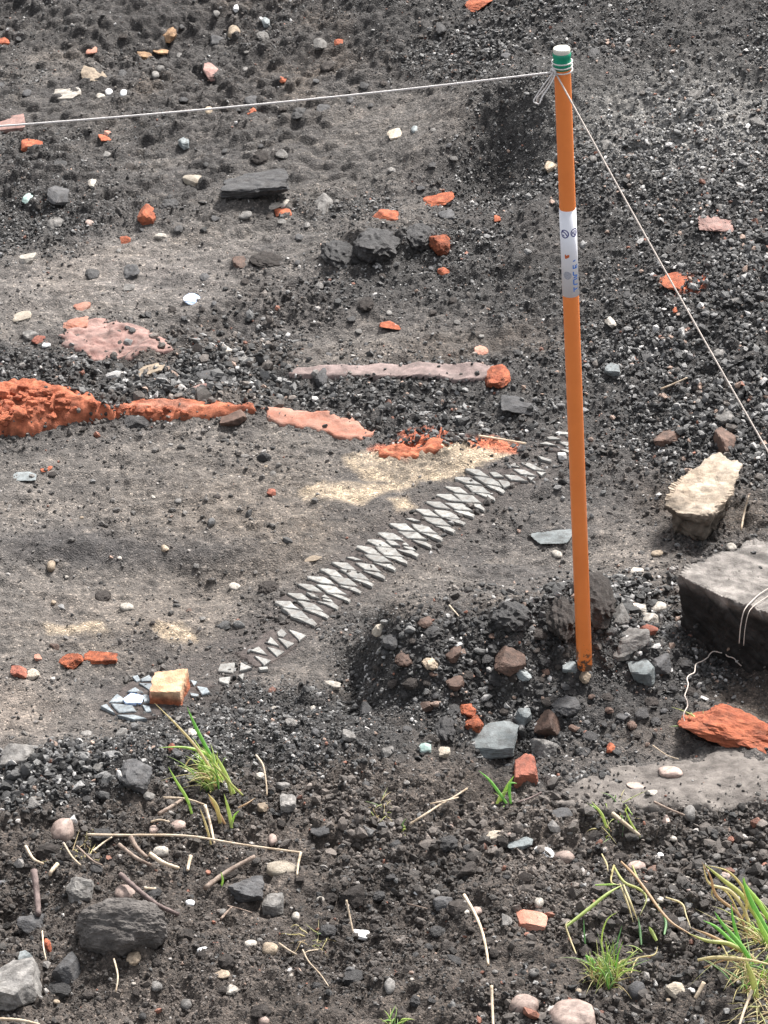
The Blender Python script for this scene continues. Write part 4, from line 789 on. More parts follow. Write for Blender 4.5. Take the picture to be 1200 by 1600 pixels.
 ('beige_stone', 'slab', 'tan', 230, 581, 56, 15, 'thin beige flat stone above the orange clay ridge', 'stone', dict(flat=0.3)),
 ('grey_stone', 'slab', 'pale', 353, 548, 20, 11, 'whitish grey chip beyond the low orange clay bank', 'stone', dict()),
 ('grey_stone', 'pebble', 'grey', 385, 563, 24, 12, 'rounded grey stone before the end of the long board', 'stone', dict()),
 ('dark_boulder', 'chunk', 'darkgrey', 330, 588, 50, 22, 'smooth dark bluish lump above the low orange bank', 'stone', dict(flat=0.4)),
 ('tan_stone', 'slab', 'dullpink', 315, 606, 28, 10, 'pinkish grey flake just beyond the low orange bank', 'stone', dict()),
 ('dark_lump', 'rubbly', 'darkgrey', 503, 593, 24, 26, 'grey upright lump in front of the long grey pink board', 'lump', dict(flat=0.8)),
 ('black_stone', 'chunk', 'clinker', 213, 659, 42, 22, 'smooth black stone in front of the gap in the orange clay', 'stone', dict()),
 ('red_stone', 'slab', 'brown', 365, 654, 42, 18, 'dark red brown stone with pale top in front of the clay bank', 'stone', dict(flat=0.55)),
 ('dark_lump', 'chunk', 'darkgrey', 812, 634, 60, 22, 'low grey crusted lump between the long board and the stake', 'stone', dict(flat=0.4, bury=0.4)),
 ('tan_stone', 'pebble', 'tan', 80, 884, 13, 17, 'tan chip standing in a dark hollow of the soil', 'stone', dict(flat=0.8)),
 ('pale_pebble', 'pebble', 'pale', 198, 949, 22, 12, 'single pale oval pebble on the trampled soil', 'pebble', dict()),
 ('dark_lump', 'clod', 'earth', 420, 920, 34, 22, 'brown black lump at the end of the lattice strip', 'lump', dict()),
 ('dark_lump', 'clod', 'earth', 160, 934, 28, 20, 'dark brown lump behind the single pale oval pebble', 'lump', dict()),
 ('pale_pebble', 'pebble', 'pale', 367, 917, 20, 11, 'pale tan pebble beside the brown black lump', 'pebble', dict()),
 ('tan_stone', 'slab', 'tan', 490, 873, 28, 8, 'thin tan flake next to the middle of the lattice strip', 'stone', dict(flat=0.3)),
 ('red_stone', 'pebble', 'brown', 295, 955, 11, 8, 'tiny red pebble on the trampled soil', 'pebble', dict()),
 ('cream_stone', 'chunk', 'cream', 52, 1053, 20, 14, 'cream stone touching the rounded brick red lump', 'stone', dict()),
 ('cream_stone', 'chunk', 'cream', 592, 984, 24, 20, 'cream stone at the shaded foot of the mound', 'stone', dict(flat=0.8)),
 ('tan_stone', 'clod', 'tan', 914, 1057, 20, 18, 'small yellowish crumb right at the base of the stake'.replace('right ', ''), 'stone', dict()),
 ('grey_stone', 'slab', 'slate', 818, 1055, 24, 14, 'greenish slate sliver in front of the rounded red brown stone', 'slate', dict(rot=-30)),
 ('grey_stone', 'chunk', 'grey', 970, 965, 32, 30, 'tan grey stone, the one closest behind the stake', 'stone', dict(flat=0.7)),
 ('grey_stone', 'chunk', 'pale', 995, 950, 28, 19, 'pale stone behind the red wedged brick piece', 'stone', dict()),
 ('white_pebble', 'pebble', 'pale', 1028, 949, 27, 16, 'whitish pink pebble closest to the large block', 'pebble', dict()),
 ('grey_stone', 'chunk', 'pale', 1015, 968, 28, 22, 'knobbly pale stone between pebble and red wedged brick', 'stone', dict()),
 ('grey_stone', 'chunk', 'grey', 990, 1003, 52, 32, 'large light grey stone in front of the red wedged brick', 'stone', dict(flat=0.7)),
 ('grey_stone', 'chunk', 'grey', 970, 1023, 34, 15, 'low grey stone between the stake and the large light grey stone', 'stone', dict()),
 ('dark_stone', 'chunk', 'darkgrey', 1032, 1036, 34, 24, 'dark grey stone behind the pale blue grey slate chip', 'stone', dict()),
 ('tan_stone', 'pebble', 'tan', 1027, 865, 20, 9, 'sandy oval pebble between limestone and large block', 'pebble', dict()),
 ('pale_stone', 'slab', 'pale', 995, 892, 22, 10, 'pale flake on soil between the stake and large block', 'stone', dict()),
 ('pale_stone', 'pebble', 'pale', 870, 866, 17, 11, 'pale pebble on soil close behind the stake', 'pebble', dict()),
 ('pale_stone', 'pebble', 'pale', 1143, 855, 16, 12, 'small pebble resting against the back of the large block', 'pebble', dict()),
 ('slate_piece', 'chunk', 'slate', 817, 1120, 28, 26, 'small steep blue grey slate behind the dark brown lump', 'slate', dict(flat=0.8)),
 ('dark_stone', 'chunk', 'brown', 856, 1136, 44, 40, 'dark brown rounded lump beyond the pitted grey stone', 'stone', dict(flat=0.8)),
 ('grey_stone', 'rubbly', 'grey', 851, 1170, 46, 32, 'pitted grey stone above the dull red squared stone', 'stone', dict(flat=0.7)),
 ('dark_stone', 'clod', 'clinker', 695, 1140, 34, 44, 'tall black clinker lump beside the broad slate piece', 'lump', dict(flat=0.8)),
 ('yellow_stone', 'chunk', 'cream', 692, 1176, 24, 15, 'yellowish chip in front of the tall black clinker lump', 'stone', dict()),
 ('green_stone', 'chunk', 'glass', 664, 1168, 20, 12, 'pale green chip beside the yellowish chip', 'stone', dict()),
 ('dark_stone', 'rubbly', 'darkgrey', 885, 1106, 46, 26, 'grey topped dark lump below the foot of the stake', 'lump', dict()),
 ('brown_stone', 'clod', 'tan', 672, 1036, 28, 18, 'yellow brown crumb high on the mound', 'lump', dict()),
 ('dark_stone', 'clod', 'clinker', 800, 965, 66, 46, 'black lump on the crest of the mound', 'lump', dict(flat=0.7)),
 ('dark_stone', 'clod', 'earth', 926, 938, 70, 88, 'dark upright earth clod standing behind the lower stake', 'clod', dict(flat=0.9)),
 ('dark_stone', 'clod', 'earth', 878, 968, 52, 68, 'dark crumbly clod beside the upright earth clod', 'clod', dict(flat=0.9)),
 ('pale_pebble', 'pebble', 'pink', 1048, 1207, 38, 17, 'pinkish oval pebble on the flat grey slab', 'pebble', dict()),
 ('pale_pebble', 'pebble', 'pink', 1000, 1229, 44, 10, 'long thin pinkish pebble sunk in the flat grey slab', 'pebble', dict(flat=0.3)),
 ('pale_pebble', 'pebble', 'pale', 1027, 1239, 36, 8, 'thin pale pebble sunk beside the long pinkish one', 'pebble', dict(flat=0.3)),
 ('large_pebble', 'pebble', 'pink', 97, 1299, 38, 34, 'large pinkish pebble standing above the twig tangle', 'pebble', dict(flat=0.7, rot=25)),
 ('white_pebble', 'pebble', 'pale', 251, 1331, 25, 16, 'whitish oval pebble among the broken twigs', 'pebble', dict()),
 ('pink_pebble', 'pebble', 'pink', 277, 1290, 26, 16, 'pink oval pebble just behind the long straw stalk', 'pebble', dict()),
 ('pink_pebble', 'pebble', 'pink', 241, 1296, 16, 12, 'smaller pink pebble beside the pink oval one behind the stalk', 'pebble', dict()),
 ('cream_pebble', 'pebble', 'pink', 196, 1396, 34, 24, 'cream pink pebble perched above the dark earthy boulder', 'pebble', dict()),
 ('cream_pebble', 'pebble', 'cream', 440, 1359, 48, 25, 'smooth cream oval pebble below the end of the long straw', 'pebble', dict(flat=0.6)),
 ('pink_pebble', 'pebble', 'pink', 426, 1312, 13, 20, 'small upright pinkish pebble just above the long straw', 'pebble', dict(flat=0.9)),
 ('grey_stone', 'block', 'grey', 450, 1256, 27, 22, 'squared light tan grey stone above the long straw', 'stone', dict()),
 ('grey_stone', 'rubbly', 'darkgrey', 384, 1393, 58, 36, 'blue grey lumpy stone below the brown broken stick', 'stone', dict(flat=0.6)),
 ('grey_stone', 'block', 'grey', 427, 1414, 34, 30, 'squared mid grey stone beside the blue grey lumpy stone', 'stone', dict()),
 ('white_pebble', 'pebble', 'pale', 462, 1432, 13, 12, 'tiny whitish round pebble beside the squared mid grey stone', 'pebble', dict()),
 ('pale_pebble', 'pebble', 'pale', 391, 1475, 22, 11, 'small flat cream pebble next to the sandy orange one', 'pebble', dict()),
 ('tan_pebble', 'pebble', 'tan', 422, 1483, 25, 18, 'sandy orange round pebble on the dark soil', 'pebble', dict()),
 ('white_pebble', 'pebble', 'white', 317, 1485, 18, 10, 'small white flat pebble beyond the dark boulder', 'pebble', dict()),
 ('tan_pebble', 'chunk', 'tan', 210, 1498, 24, 21, 'orange tan stone at the foot of the dark boulder', 'stone', dict()),
 ('tan_pebble', 'pebble', 'tan', 347, 1522, 25, 12, 'flat sunken sandy pebble below the small white one', 'pebble', dict(flat=0.3)),
 ('pale_pebble', 'chunk', 'pale', 363, 1548, 21, 15, 'pale chip below the flat sunken sandy pebble', 'stone', dict()),
 ('grey_stone', 'pebble', 'grey', 245, 1541, 18, 14, 'lone small grey pebble below the orange tan stone', 'pebble', dict()),
 ('grey_stone', 'pebble', 'grey', 291, 1569, 18, 15, 'grey pebble near the bottom of the frame by itself', 'pebble', dict()),
 ('pink_pebble', 'pebble', 'pink', 412, 1594, 18, 18, 'pink pebble cut by the bottom of the frame', 'pebble', dict()),
 ('white_chip', 'slab', 'white', 565, 1462, 30, 12, 'bright white curved chip at the foot of an upright straw', 'chip', dict(flat=0.5)),
 ('grey_stone', 'chunk', 'darkgrey', 500, 1301, 30, 17, 'grey lump standing apart beyond the end of the long straw', 'stone', dict()),
 ('earth_clod', 'rubbly', 'darkgrey', 210, 1212, 60, 50, 'smooth blue black clod in the gravel ridge near the grass tuft', 'clod', dict(flat=0.6)),
 ('white_pebble', 'pebble', 'pale', 501, 1406, 14, 10, 'tiny pale pebble set apart near the cream oval pebble', 'pebble', dict()),
 ('white_pebble', 'pebble', 'white', 297, 1411, 15, 9, 'tiny white pebble by the tip of the dark stick', 'pebble', dict()),
 ('grey_stone', 'rubbly', 'grey', 125, 1388, 42, 40, 'brown grey lump above the dark earthy boulder', 'stone', dict()),
 ('grey_stone', 'chunk', 'darkgrey', 50, 1445, 46, 28, 'blue grey stone next to the upright stub of wood', 'stone', dict()),
 ('grey_stone', 'chunk', 'darkgrey', 105, 1515, 46, 40, 'dark grey stone beside the big angular light grey one', 'stone', dict()),
 ('grey_stone', 'chunk', 'slate', 40, 1500, 30, 20, 'small greenish grey stone above the big angular one', 'stone', dict()),
 ('white_chip', 'chunk', 'white', 652, 1394, 12, 8, 'tiny bright chip by the blue grey lumpy stone', 'stone', dict()),
 ('large_pebble', 'pebble', 'pink', 818, 1572, 48, 32, 'large rosy oval pebble near the lower edge', 'pebble', dict(flat=0.7)),
 ('large_pebble', 'pebble', 'pink', 894, 1592, 72, 48, 'biggest rosy pebble, cut by the bottom of the frame', 'pebble', dict(flat=0.6, sub=5)),
 ('tan_pebble', 'pebble', 'pink', 882, 1342, 32, 22, 'reddish tan pebble touching the white plaster scrap', 'pebble', dict(flat=0.8)),
 ('plaster_scrap', 'clod', 'white', 851, 1331, 34, 14, 'torn white plaster scrap stuck to the reddish tan pebble', 'plaster', dict(flat=0.5, rot=-18)),
 ('pale_pebble', 'pebble', 'cream', 770, 1305, 32, 12, 'pale cream flat pebble beyond the blue grey slate flake', 'pebble', dict(flat=0.4)),
 ('pale_pebble', 'pebble', 'pale', 842, 1411, 15, 15, 'small pale pebble above the squared salmon brick piece', 'pebble', dict()),
 ('tan_pebble', 'pebble', 'pink', 995, 1353, 28, 14, 'peach oval pebble among the limp grass stalks', 'pebble', dict()),
 ('tan_pebble', 'chunk', 'brown', 1020, 1360, 18, 11, 'small brown chip beside the peach oval pebble', 'stone', dict()),
 ('white_pebble', 'pebble', 'pale', 1071, 1373, 17, 7, 'thin whitish pebble between the two grass clumps', 'pebble', dict()),
 ('white_pebble', 'pebble', 'pale', 1032, 1406, 18, 9, 'flat whitish pebble beside the bent stalks', 'pebble', dict()),
 ('brown_pebble', 'pebble', 'darkgrey', 995, 1548, 26, 25, 'brown grey rounded pebble at the foot of the grass clump', 'pebble', dict(flat=0.9)),
 ('cream_stone', 'chunk', 'cream', 1055, 1548, 30, 21, 'rough cream stone between grass clump and tan stub', 'stone', dict()),
 ('brown_pebble', 'pebble', 'grey', 609, 1541, 17, 32, 'grey tan pebble standing on end near the lower edge', 'pebble', dict(flat=1.0)),
 ('dark_stone', 'chunk', 'darkgrey', 692, 1411, 32, 20, 'dull dark stone beside the long bent straw', 'stone', dict()),
 ('grey_stone', 'chunk', 'grey', 792, 1441, 18, 20, 'grey stone touching the squared salmon brick piece', 'stone', dict()),
 ('grey_stone', 'pebble', 'grey', 680, 1396, 16, 11, 'small grey pebble above the dull dark stone', 'pebble', dict()),
 ('grey_stone', 'pebble', 'grey', 835, 1520, 16, 12, 'small grey pebble below the squared salmon brick piece', 'pebble', dict()),
 ('white_pebble', 'pebble', 'white', 740, 1334, 10, 7, 'tiny white pebble below the pale cream flat pebble', 'pebble', dict()),
 ('white_pebble', 'pebble', 'white', 1032, 1337, 11, 9, 'tiny bluish white pebble above the peach oval pebble', 'pebble', dict()),
 ('white_pebble', 'pebble', 'pale', 1051, 1310, 14, 8, 'small pale pebble in front of the grey slab edge', 'pebble', dict()),
 ('stone_stub', 'pebble', 'grey', 1078, 1271, 20, 22, 'grey upright knob of stone at the front of the slab', 'stone', dict(flat=0.9)),
 ('stone_stub', 'chunk', 'pink', 1042, 1284, 15, 28, 'pinkish upright splinter of stone at the front of the slab', 'stone', dict(flat=1.0)),
 ('pink_pebble', 'pebble', 'pink', 1130, 1369, 22, 11, 'pink flat pebble behind the big grass clump', 'pebble', dict()),
 ('brown_stone', 'slab', 'darkgrey', 878, 1272, 34, 14, 'dull brown flat stone before the slab edge', 'stone', dict(flat=0.4)),
 ('white_pebble', 'pebble', 'pale', 727, 1426, 13, 9, 'tiny pale pebble behind the top of the bent straw', 'pebble', dict()),
 ('tan_pebble', 'pebble', 'pink', 745, 1424, 16, 12, 'small pink grey pebble beside the top of the bent straw', 'pebble', dict()),
 ('grey_stone', 'chunk', 'grey', 30, 1180, 60, 32, 'worn grey lump in the pale soil at the frame edge', 'stone', dict(flat=0.5)),
 ('grey_stone', 'chunk', 'pale', 519, 1070, 28, 12, 'pale flake lying in front of the shaded mound foot', 'stone', dict(rot=-20)),
 ('yellow_stone', 'chunk', 'tan', 410, 1262, 20, 14, 'small ochre lump beside the grass tuft on the ridge', 'stone', dict()),
]
for (nm, kd, mt, cx, cy, wp, hp, lab, cat, op) in TBL:
    stone(nm, kd, mt, cx, cy, wp, hp, lab, cat, **op)

def clay_lumps(par, n, poly, smin, smax, seed):
    r = np.random.default_rng(seed); P0 = np.array(poly, float); lo, hi = P0.min(0), P0.max(0); k = 0; c = np.array(par.location)
    while k < n:
        x, y = r.uniform(lo[0], hi[0]), r.uniform(lo[1], hi[1])
        if poly_sd(np.array([x]), np.array([y]), poly)[0] < 0: continue
        q = hit(x, y); w_ = (smin+(smax-smin)*r.random()**2)/2/pxm(q); P, F = shape('rubbly', 3, 900+seed*200+k)
        o = mesh_np('lump', P*np.array([w_, w_*r.uniform(0.7, 1.1), w_*r.uniform(0.6, 0.9)]), F, 'orange', parent=par); o.location = q-c+np.array([0, 0, w_*0.15]); k += 1
clay_lumps(ridge, 90, [(-10, 606), (60, 606), (120, 620), (150, 634), (90, 650), (30, 662), (-10, 664)], 7, 22, 1)
clay_lumps(bank, 45, [(180, 640), (225, 630), (260, 636), (300, 646), (280, 652), (186, 650)], 4, 12, 2)

# anonymous lumps: alike, so each group shares one label
def lumps(n, name, poly, mats, smin, smax, label, group, cat='lump', kinds=('clod', 'chunk'), seed=1):
    r = np.random.default_rng(seed); P = np.array(poly); lo, hi = P.min(0), P.max(0); done = 0; used = []
    while done < n:
        x, y = r.uniform(lo[0], hi[0]), r.uniform(lo[1], hi[1])
        if poly_sd(np.array([x]), np.array([y]), poly)[0] < 0 or any((x-a)**2+((y-b)*1.6)**2 < 22**2 for a, b in used): continue
        if any(abs(x-q[3]) < q[5]*0.6 and abs(y-q[4]) < q[6]*0.6 for q in TBL) or (abs(x-(877+(y-76)*0.0373)) < 26 and y < 1060): continue
        used.append((x, y)); w_ = smin+(smax-smin)*r.random()**2.2
        stone(name, kinds[r.integers(len(kinds))], mats[r.integers(len(mats))], x, y, w_, w_*r.uniform(0.55, 0.8), label, cat, group, sub=3 if w_ > 16 else 2); done += 1
lumps(70, 'clinker_lump', [(560, 1060), (600, 980), (700, 955), (860, 960), (1060, 1010), (1100, 1060), (1050, 1150), (900, 1190), (740, 1190), (640, 1110)], ['clinker', 'clinker', 'earth', 'earth', 'darkgrey', 'brown'], 11, 30,
      'dark clinker lump in the mound of gravel round the foot of the stake', 'clinker lumps in the mound', seed=1)
lumps(45, 'gravel_stone', [(160, 1130), (350, 1085), (620, 1110), (700, 1230), (420, 1230), (100, 1290), (10, 1290), (20, 1220)], ['clinker', 'darkgrey', 'grey', 'grey', 'pale'], 10, 24,
      'small rough stone in the grey gravel ridge behind the twigs', 'stones of the gravel ridge', 'stone', ('chunk',), seed=2)
lumps(75, 'soil_clod', [(0, 1310), (500, 1260), (860, 1290), (1190, 1300), (1190, 1590), (10, 1590)], ['earth', 'earth', 'clinker'], 13, 46,
      'dark crumbly soil clod on the ground in front of the slab and mound', 'soil clods', 'clod', ('rubbly', 'clod'), seed=3)
lumps(36, 'small_pebble', [(20, 1320), (500, 1260), (860, 1290), (1190, 1300), (1190, 1590), (10, 1590)], ['pale', 'grey', 'pink', 'grey', 'tan'], 7, 15,
      'small smooth pebble scattered on the dark soil before the mound and slab', 'small pebbles on the dark soil', 'pebble', ('pebble',), seed=4)
lumps(100, 'rubble_stone', [(0, 20), (500, 20), (700, 200), (840, 440), (840, 560), (450, 560), (250, 600), (0, 590)], ['clinker', 'earth', 'earth', 'grey', 'darkgrey'], 9, 30,
      'small dark rubble stone in the soil beyond the orange clay and long board', 'rubble stones beyond the clay', 'stone', seed=5)
lumps(22, 'heap_stone', [(620, 10), (1190, 10), (1190, 700), (1000, 690), (930, 600), (920, 120), (700, 150)], ['clinker', 'darkgrey', 'grey', 'clinker'], 10, 24,
      'small stone in the black gravel heap behind the twine and stake', 'stones of the black heap', 'stone', ('chunk',), seed=6)
lumps(16, 'soil_pebble', [(10, 700), (500, 680), (400, 900), (300, 1000), (10, 980)], ['grey', 'pale', 'earth', 'tan'], 7, 15,
      'small stone on the trampled grey soil between clay ridge and diamond strip', 'stones on the trampled soil', 'pebble', ('pebble', 'chunk'), seed=7)

def banks():
    for x, y, a, b, c in STN:      # soil banked up against each stone
        i0, i1 = np.searchsorted(AX, [x-a*2.2, x+a*2.2]); j0, j1 = np.searchsorted(AY, [y-b*2.2, y+b*2.2])
        if i1 <= i0 or j1 <= j0: continue
        X, Y = GX[j0:j1, i0:i1], GY[j0:j1, i0:i1]; d = np.hypot((X-x)/a, (Y-y)/b)
        h = 0.42*c*np.exp(-((d-0.95)/0.38)**2)*np.clip(0.55+1.1*fbm(X, Y, 45, 3, 71), 0, 1.2)
        Z[j0:j1, i0:i1] += h; ZC[j0:j1, i0:i1] = np.maximum(ZC[j0:j1, i0:i1], Z[j0:j1, i0:i1])
banks(); ZC[BS] = BTOP-0.002; terrain()
PF = lambda x, y: 1-0.985*np.clip(bil(PMASK, x, y), 0, 1)
FINE = lambda y: 1-0.22*sstep(0.6, 1.8, y)
scatter('gravel', 205000, lambda x, y, z: np.clip(z['grav']*1.0+0.45*(z['py'] < 400)*(z['px'] < 620)*sstep(-0.1, 0.35, fbm(x, y, 3.5, 4, 83))+0.07*(1-z['grav'])*(1-0.88*z['silt']), 0, 1)*(1-z['sand'])*np.clip(0.7+1.5*fbm(x, y, 6, 4, 79), 0.22, 1)*PF(x, y), sz(0.0011, 0.0025, 0.46, 0.0085), pal, seed=3)
scatter('soil_crumbs', 210000, lambda x, y, z: np.clip(0.22*(1-z['grav'])+0.8*z['fore']-0.12*z['silt'], 0.085, 1)*PF(x, y)*(1-0.8*z['sand'])*np.clip(0.62+1.6*fbm(x, y, 7, 4, 77), 0.12, 1), lambda r, m, zn: np.clip(np.exp(r.normal(math.log(0.0017), 0.60, m)), 0.0008, 0.010)*(1-0.3*zn['silt']), pal_crumb, seed=4, jag=0.21, flatz=(0.6, 1.0))
scatter('coarse_gravel', 2300, lambda x, y, z: np.clip(z['grav']*(z['py'] > 900)*1.0+0.05*(1-z['silt'])*(1-z['fore'])+0.01, 0, 1)*PF(x, y), lambda r, m, zn: np.clip(np.exp(r.normal(math.log(0.0064), 0.30, m)), 0.0042, 0.012), pal, sub=2, seed=6, sink=0.2)

# ------------------------------------------------------------------ twigs and straws
TW = [
 ('thin_slat', 'straw', [(748, 681, .001), (780, 686, .003), (822, 693, .001)], 4.5, 'thin pale slat lying along the back of the sandy patch'),
 ('straw_stalk', 'straw', [(136, 1304, .012), (190, 1305, .014), (290, 1306, .018), (380, 1320, .014), (470, 1332, .02)], 5, 'longest pale straw stalk lying across the soil below the grass tuft'),
 ('straw_stalk', 'straw', [(470, 1332, .02), (466, 1350, .008), (464, 1368, .002)], 5, 'short bent straw end hanging beside the cream oval pebble'),
 ('broken_stick', 'wood', [(320, 1388, .004), (355, 1362, .012), (398, 1338, .02)], 10, 'thick brown broken stick pointing up beside the cream oval pebble'),
 ('broken_stick', 'darkwood', [(188, 1366, .012), (215, 1390, .012), (245, 1413, .008), (279, 1429, .002)], 10, 'dark purple brown stick slanting across the top of the dark boulder'),
 ('broken_stick', 'darkwood', [(53, 1360, .02), (58, 1400, .01), (60, 1430, .003)], 13, 'dark stub of wood standing upright near the frame edge'),
 ('broken_stick', 'wood', [(186, 1320, .01), (212, 1340, .008), (236, 1352, .003)], 8, 'curved twig lying against the whitish oval pebble'),
 ('broken_stick', 'wood', [(204, 1308, .016), (214, 1325, .01), (230, 1340, .004)], 9, 'short twig crossing under the longest straw stalk'),
 ('broken_stick', 'straw', [(234, 1334, .012), (255, 1348, .006), (280, 1357, .002)], 9, 'pale split stick just below the whitish oval pebble'),
 ('broken_stick', 'wood', [(248, 1272, .004), (265, 1262, .01), (284, 1250, .012)], 8, 'brown stub of stick below the grass tuft behind the pink pebbles'),
 ('straw_stalk', 'straw', [(40, 1322, .006), (52, 1342, .01), (68, 1350, .006)], 6, 'pale bent stalk beside the upright wood stub'),
 ('straw_stalk', 'straw', [(90, 1350, .004), (80, 1362, .006), (78, 1368, .002)], 8, 'short stub of pale stalk by the upright wood stub'),
 ('straw_stalk', 'straw', [(100, 1318, .012), (112, 1338, .006), (126, 1352, .004)], 4, 'thin straw below the large pinkish pebble'),
 ('straw_stalk', 'straw', [(145, 1330, .01), (160, 1318, .012), (175, 1308, .016)], 4, 'thin straw reaching up to the long stalk from below'),
 ('straw_stalk', 'wood', [(120, 1322, .006), (145, 1345, .004), (160, 1352, .003)], 4, 'thin brown twig in the tangle by the large pinkish pebble'),
 ('straw_stalk', 'straw', [(298, 1337, .008), (295, 1350, .004), (293, 1360, .002)], 7, 'tiny upright stub below the middle of the long stalk'),
 ('straw_stalk', 'straw', [(225, 1388, .004), (240, 1389, .003), (243, 1388, .003)], 6, 'tiny pale twig beside the cream pink pebble'),
 ('straw_stalk', 'straw', [(255, 1246, .02), (290, 1248, .02), (322, 1258, .014)], 4, 'short straw lying across the base of the grass tuft'),
 ('straw_stalk', 'straw', [(320, 1258, .02), (328, 1285, .012), (335, 1318, .006)], 6, 'straw dropping from the grass tuft across the long stalk'),
 ('straw_stalk', 'straw', [(236, 1284, .005), (250, 1281, .006), (265, 1284, .006)], 4, 'little curved straw behind the small pink pebble'),
 ('straw_stalk', 'wood', [(345, 1436, .002), (355, 1425, .004), (362, 1418, .006)], 5, 'short pale twig before the blue grey lumpy stone'),
 ('straw_stalk', 'wood', [(355, 1415, .004), (375, 1420, .005), (394, 1426, .003)], 2.6, 'thin twig beneath the blue grey lumpy stone'),
 ('straw_stalk', 'straw', [(541, 1406, .03), (546, 1430, .016), (552, 1458, .004)], 4, 'upright pale straw standing over the bright white chip'),
 ('straw_stalk', 'straw', [(725, 1398, .02), (742, 1428, .018), (753, 1455, .016), (760, 1485, .012), (763, 1508, .004)], 6, 'long bent pale straw standing in the dark soil'),
 ('straw_stalk', 'straw', [(768, 1540, .012), (769, 1570, .010), (771, 1610, .004)], 6, 'lower end of a pale straw running out of the bottom'),
 ('straw_stalk', 'straw', [(640, 1288, .004), (662, 1274, .01), (690, 1256, .008), (705, 1248, .006), (730, 1232, .004)], 4.5, 'pale dry root lying on the soil before the broad slate'),
 ('straw_stalk', 'straw', [(672, 1256, .01), (700, 1250, .01), (716, 1246, .01)], 3, 'side strand of the pale dry root'),
 ('straw_stalk', 'darkwood', [(808, 1254, .004), (828, 1247, .006), (846, 1238, .006)], 4, 'thin dark twig behind the green sprout'),
 ('straw_stalk', 'straw', [(957, 1271, .012), (978, 1288, .008), (1000, 1306, .004)], 8, 'pale cut stalk leaning in front of the grey slab'),
 ('straw_stalk', 'wood', [(1022, 1253, .008), (1045, 1264, .01), (1070, 1274, .006)], 5, 'curved twig reaching to the grey upright knob'),
 ('straw_stalk', 'straw', [(1158, 828, .003), (1163, 800, .016), (1170, 774, .032)], 4, 'thin straw standing upright beside the cream limestone rock'),
 ('straw_stalk', 'straw', [(1032, 608, .004), (1052, 600, .008), (1074, 590, .01)], 3.5, 'thin pale twig lying in the gravel beyond the stake'),
 ('straw_stalk', 'straw', [(1100, 1535, .014), (1092, 1550, .008), (1086, 1560, .004)], 8, 'short thick tan stub beside the rough cream stone'),
 ('straw_stalk', 'straw', [(1178, 1542, .01), (1166, 1570, .01), (1152, 1612, .006)], 6, 'pale thick stalk running down out of the big grass clump'),
 ('straw_stalk', 'straw', [(473, 1484, .004), (482, 1502, .008), (500, 1522, .006), (514, 1542, .003)], 3, 'fine curved straw lying alone on dark soil'),
 ('straw_stalk', 'straw', [(473, 1492, .004), (482, 1486, .008), (497, 1484, .004)], 2.6, 'fine hooked straw joined to the curved one'),
 ('straw_stalk', 'straw', [(436, 1474, .006), (450, 1484, .006), (464, 1492, .003)], 4, 'short twig pair beyond the sandy orange pebble'),
 ('straw_stalk', 'straw', [(178, 1498, .012), (184, 1525, .01), (181, 1550, .003)], 3.6, 'thin curved straw at the foot of the dark boulder'),
 ('straw_stalk', 'straw', [(66, 1455, .006), (68, 1480, .008), (72, 1500, .003)], 3, 'thin straw over the small orange chip'),
 ('straw_stalk', 'straw', [(-10, 1592, .01), (30, 1594, .01), (62, 1601, .008)], 7, 'pale stalk across the bottom corner of the frame'),
 ('straw_stalk', 'straw', [(400, 1180, .024), (411, 1196, .024), (416, 1225, .012), (417, 1243, .003)], 3.6, 'thin kinked dry stem on the gravel ridge beside the grass tuft'),
 ('straw_stalk', 'straw', [(702, 946, .006), (710, 955, .006), (717, 963, .004)], 3, 'tiny pale straw on the crest of the mound'),
 ('straw_stalk', 'straw', [(1020, 1165, .002), (1042, 1180, .004), (1060, 1186, .003)], 2.6, 'fine twig in front of the orange brick lump'),
 ('straw_stalk', 'wood', [(636, 1412, .003), (660, 1418, .005), (668, 1420, .003)], 3, 'tiny pale root near the dull dark stone'),
]
for nm, mt, pts, wp, lab in TW: twig(nm, mt, pts, wp, lab, 'straw' if nm == 'straw_stalk' else 'stick')

# ------------------------------------------------------------------ grass
GREENS = [(0.34, 0.62, 0.20), (0.52, 0.70, 0.24), (0.30, 0.50, 0.26), (0.62, 0.72, 0.30)]; DRYS = [(0.68, 0.60, 0.32), (0.74, 0.66, 0.42), (0.58, 0.60, 0.28), (0.62, 0.46, 0.30)]
def blade_geo(P, w, col, tipcol=None):
    P = np.asarray(P); n = len(P); T = unit(np.gradient(P, axis=0)+1e-12); view = unit(CAMP-P[0]); S_ = unit(np.cross(T, view)+1e-9); U = np.cross(S_, T)
    u = np.linspace(0, 1, n); ww = w*(0.65+0.35*np.sin(np.minimum(u*3, 1.57)))*(1-u**3)*0.5+w*0.02
    V = np.concatenate([P+S_*ww[:, None], P-U*ww[:, None]*0.55, P-S_*ww[:, None], P+U*ww[:, None]*0.25])
    F = []
    for a, b in ((0, 1), (1, 2), (2, 3), (3, 0)):
        for i in range(n-1): F += [[a*n+i, b*n+i, b*n+i+1], [a*n+i, b*n+i+1, a*n+i+1]]
    C = np.array(col)*(1-u[:, None]*0.5)+np.array(tipcol if tipcol is not None else col)*u[:, None]*0.5; C = np.tile(C, (4, 1))
    return V, np.array(F), C
def join(parts):
    Vs, Fs, Cs, n = [], [], [], 0
    for V, F, C in parts: Vs.append(V); Fs.append(F+n); Cs.append(C); n += len(V)
    return np.vstack(Vs), np.vstack(Fs), np.vstack(Cs)
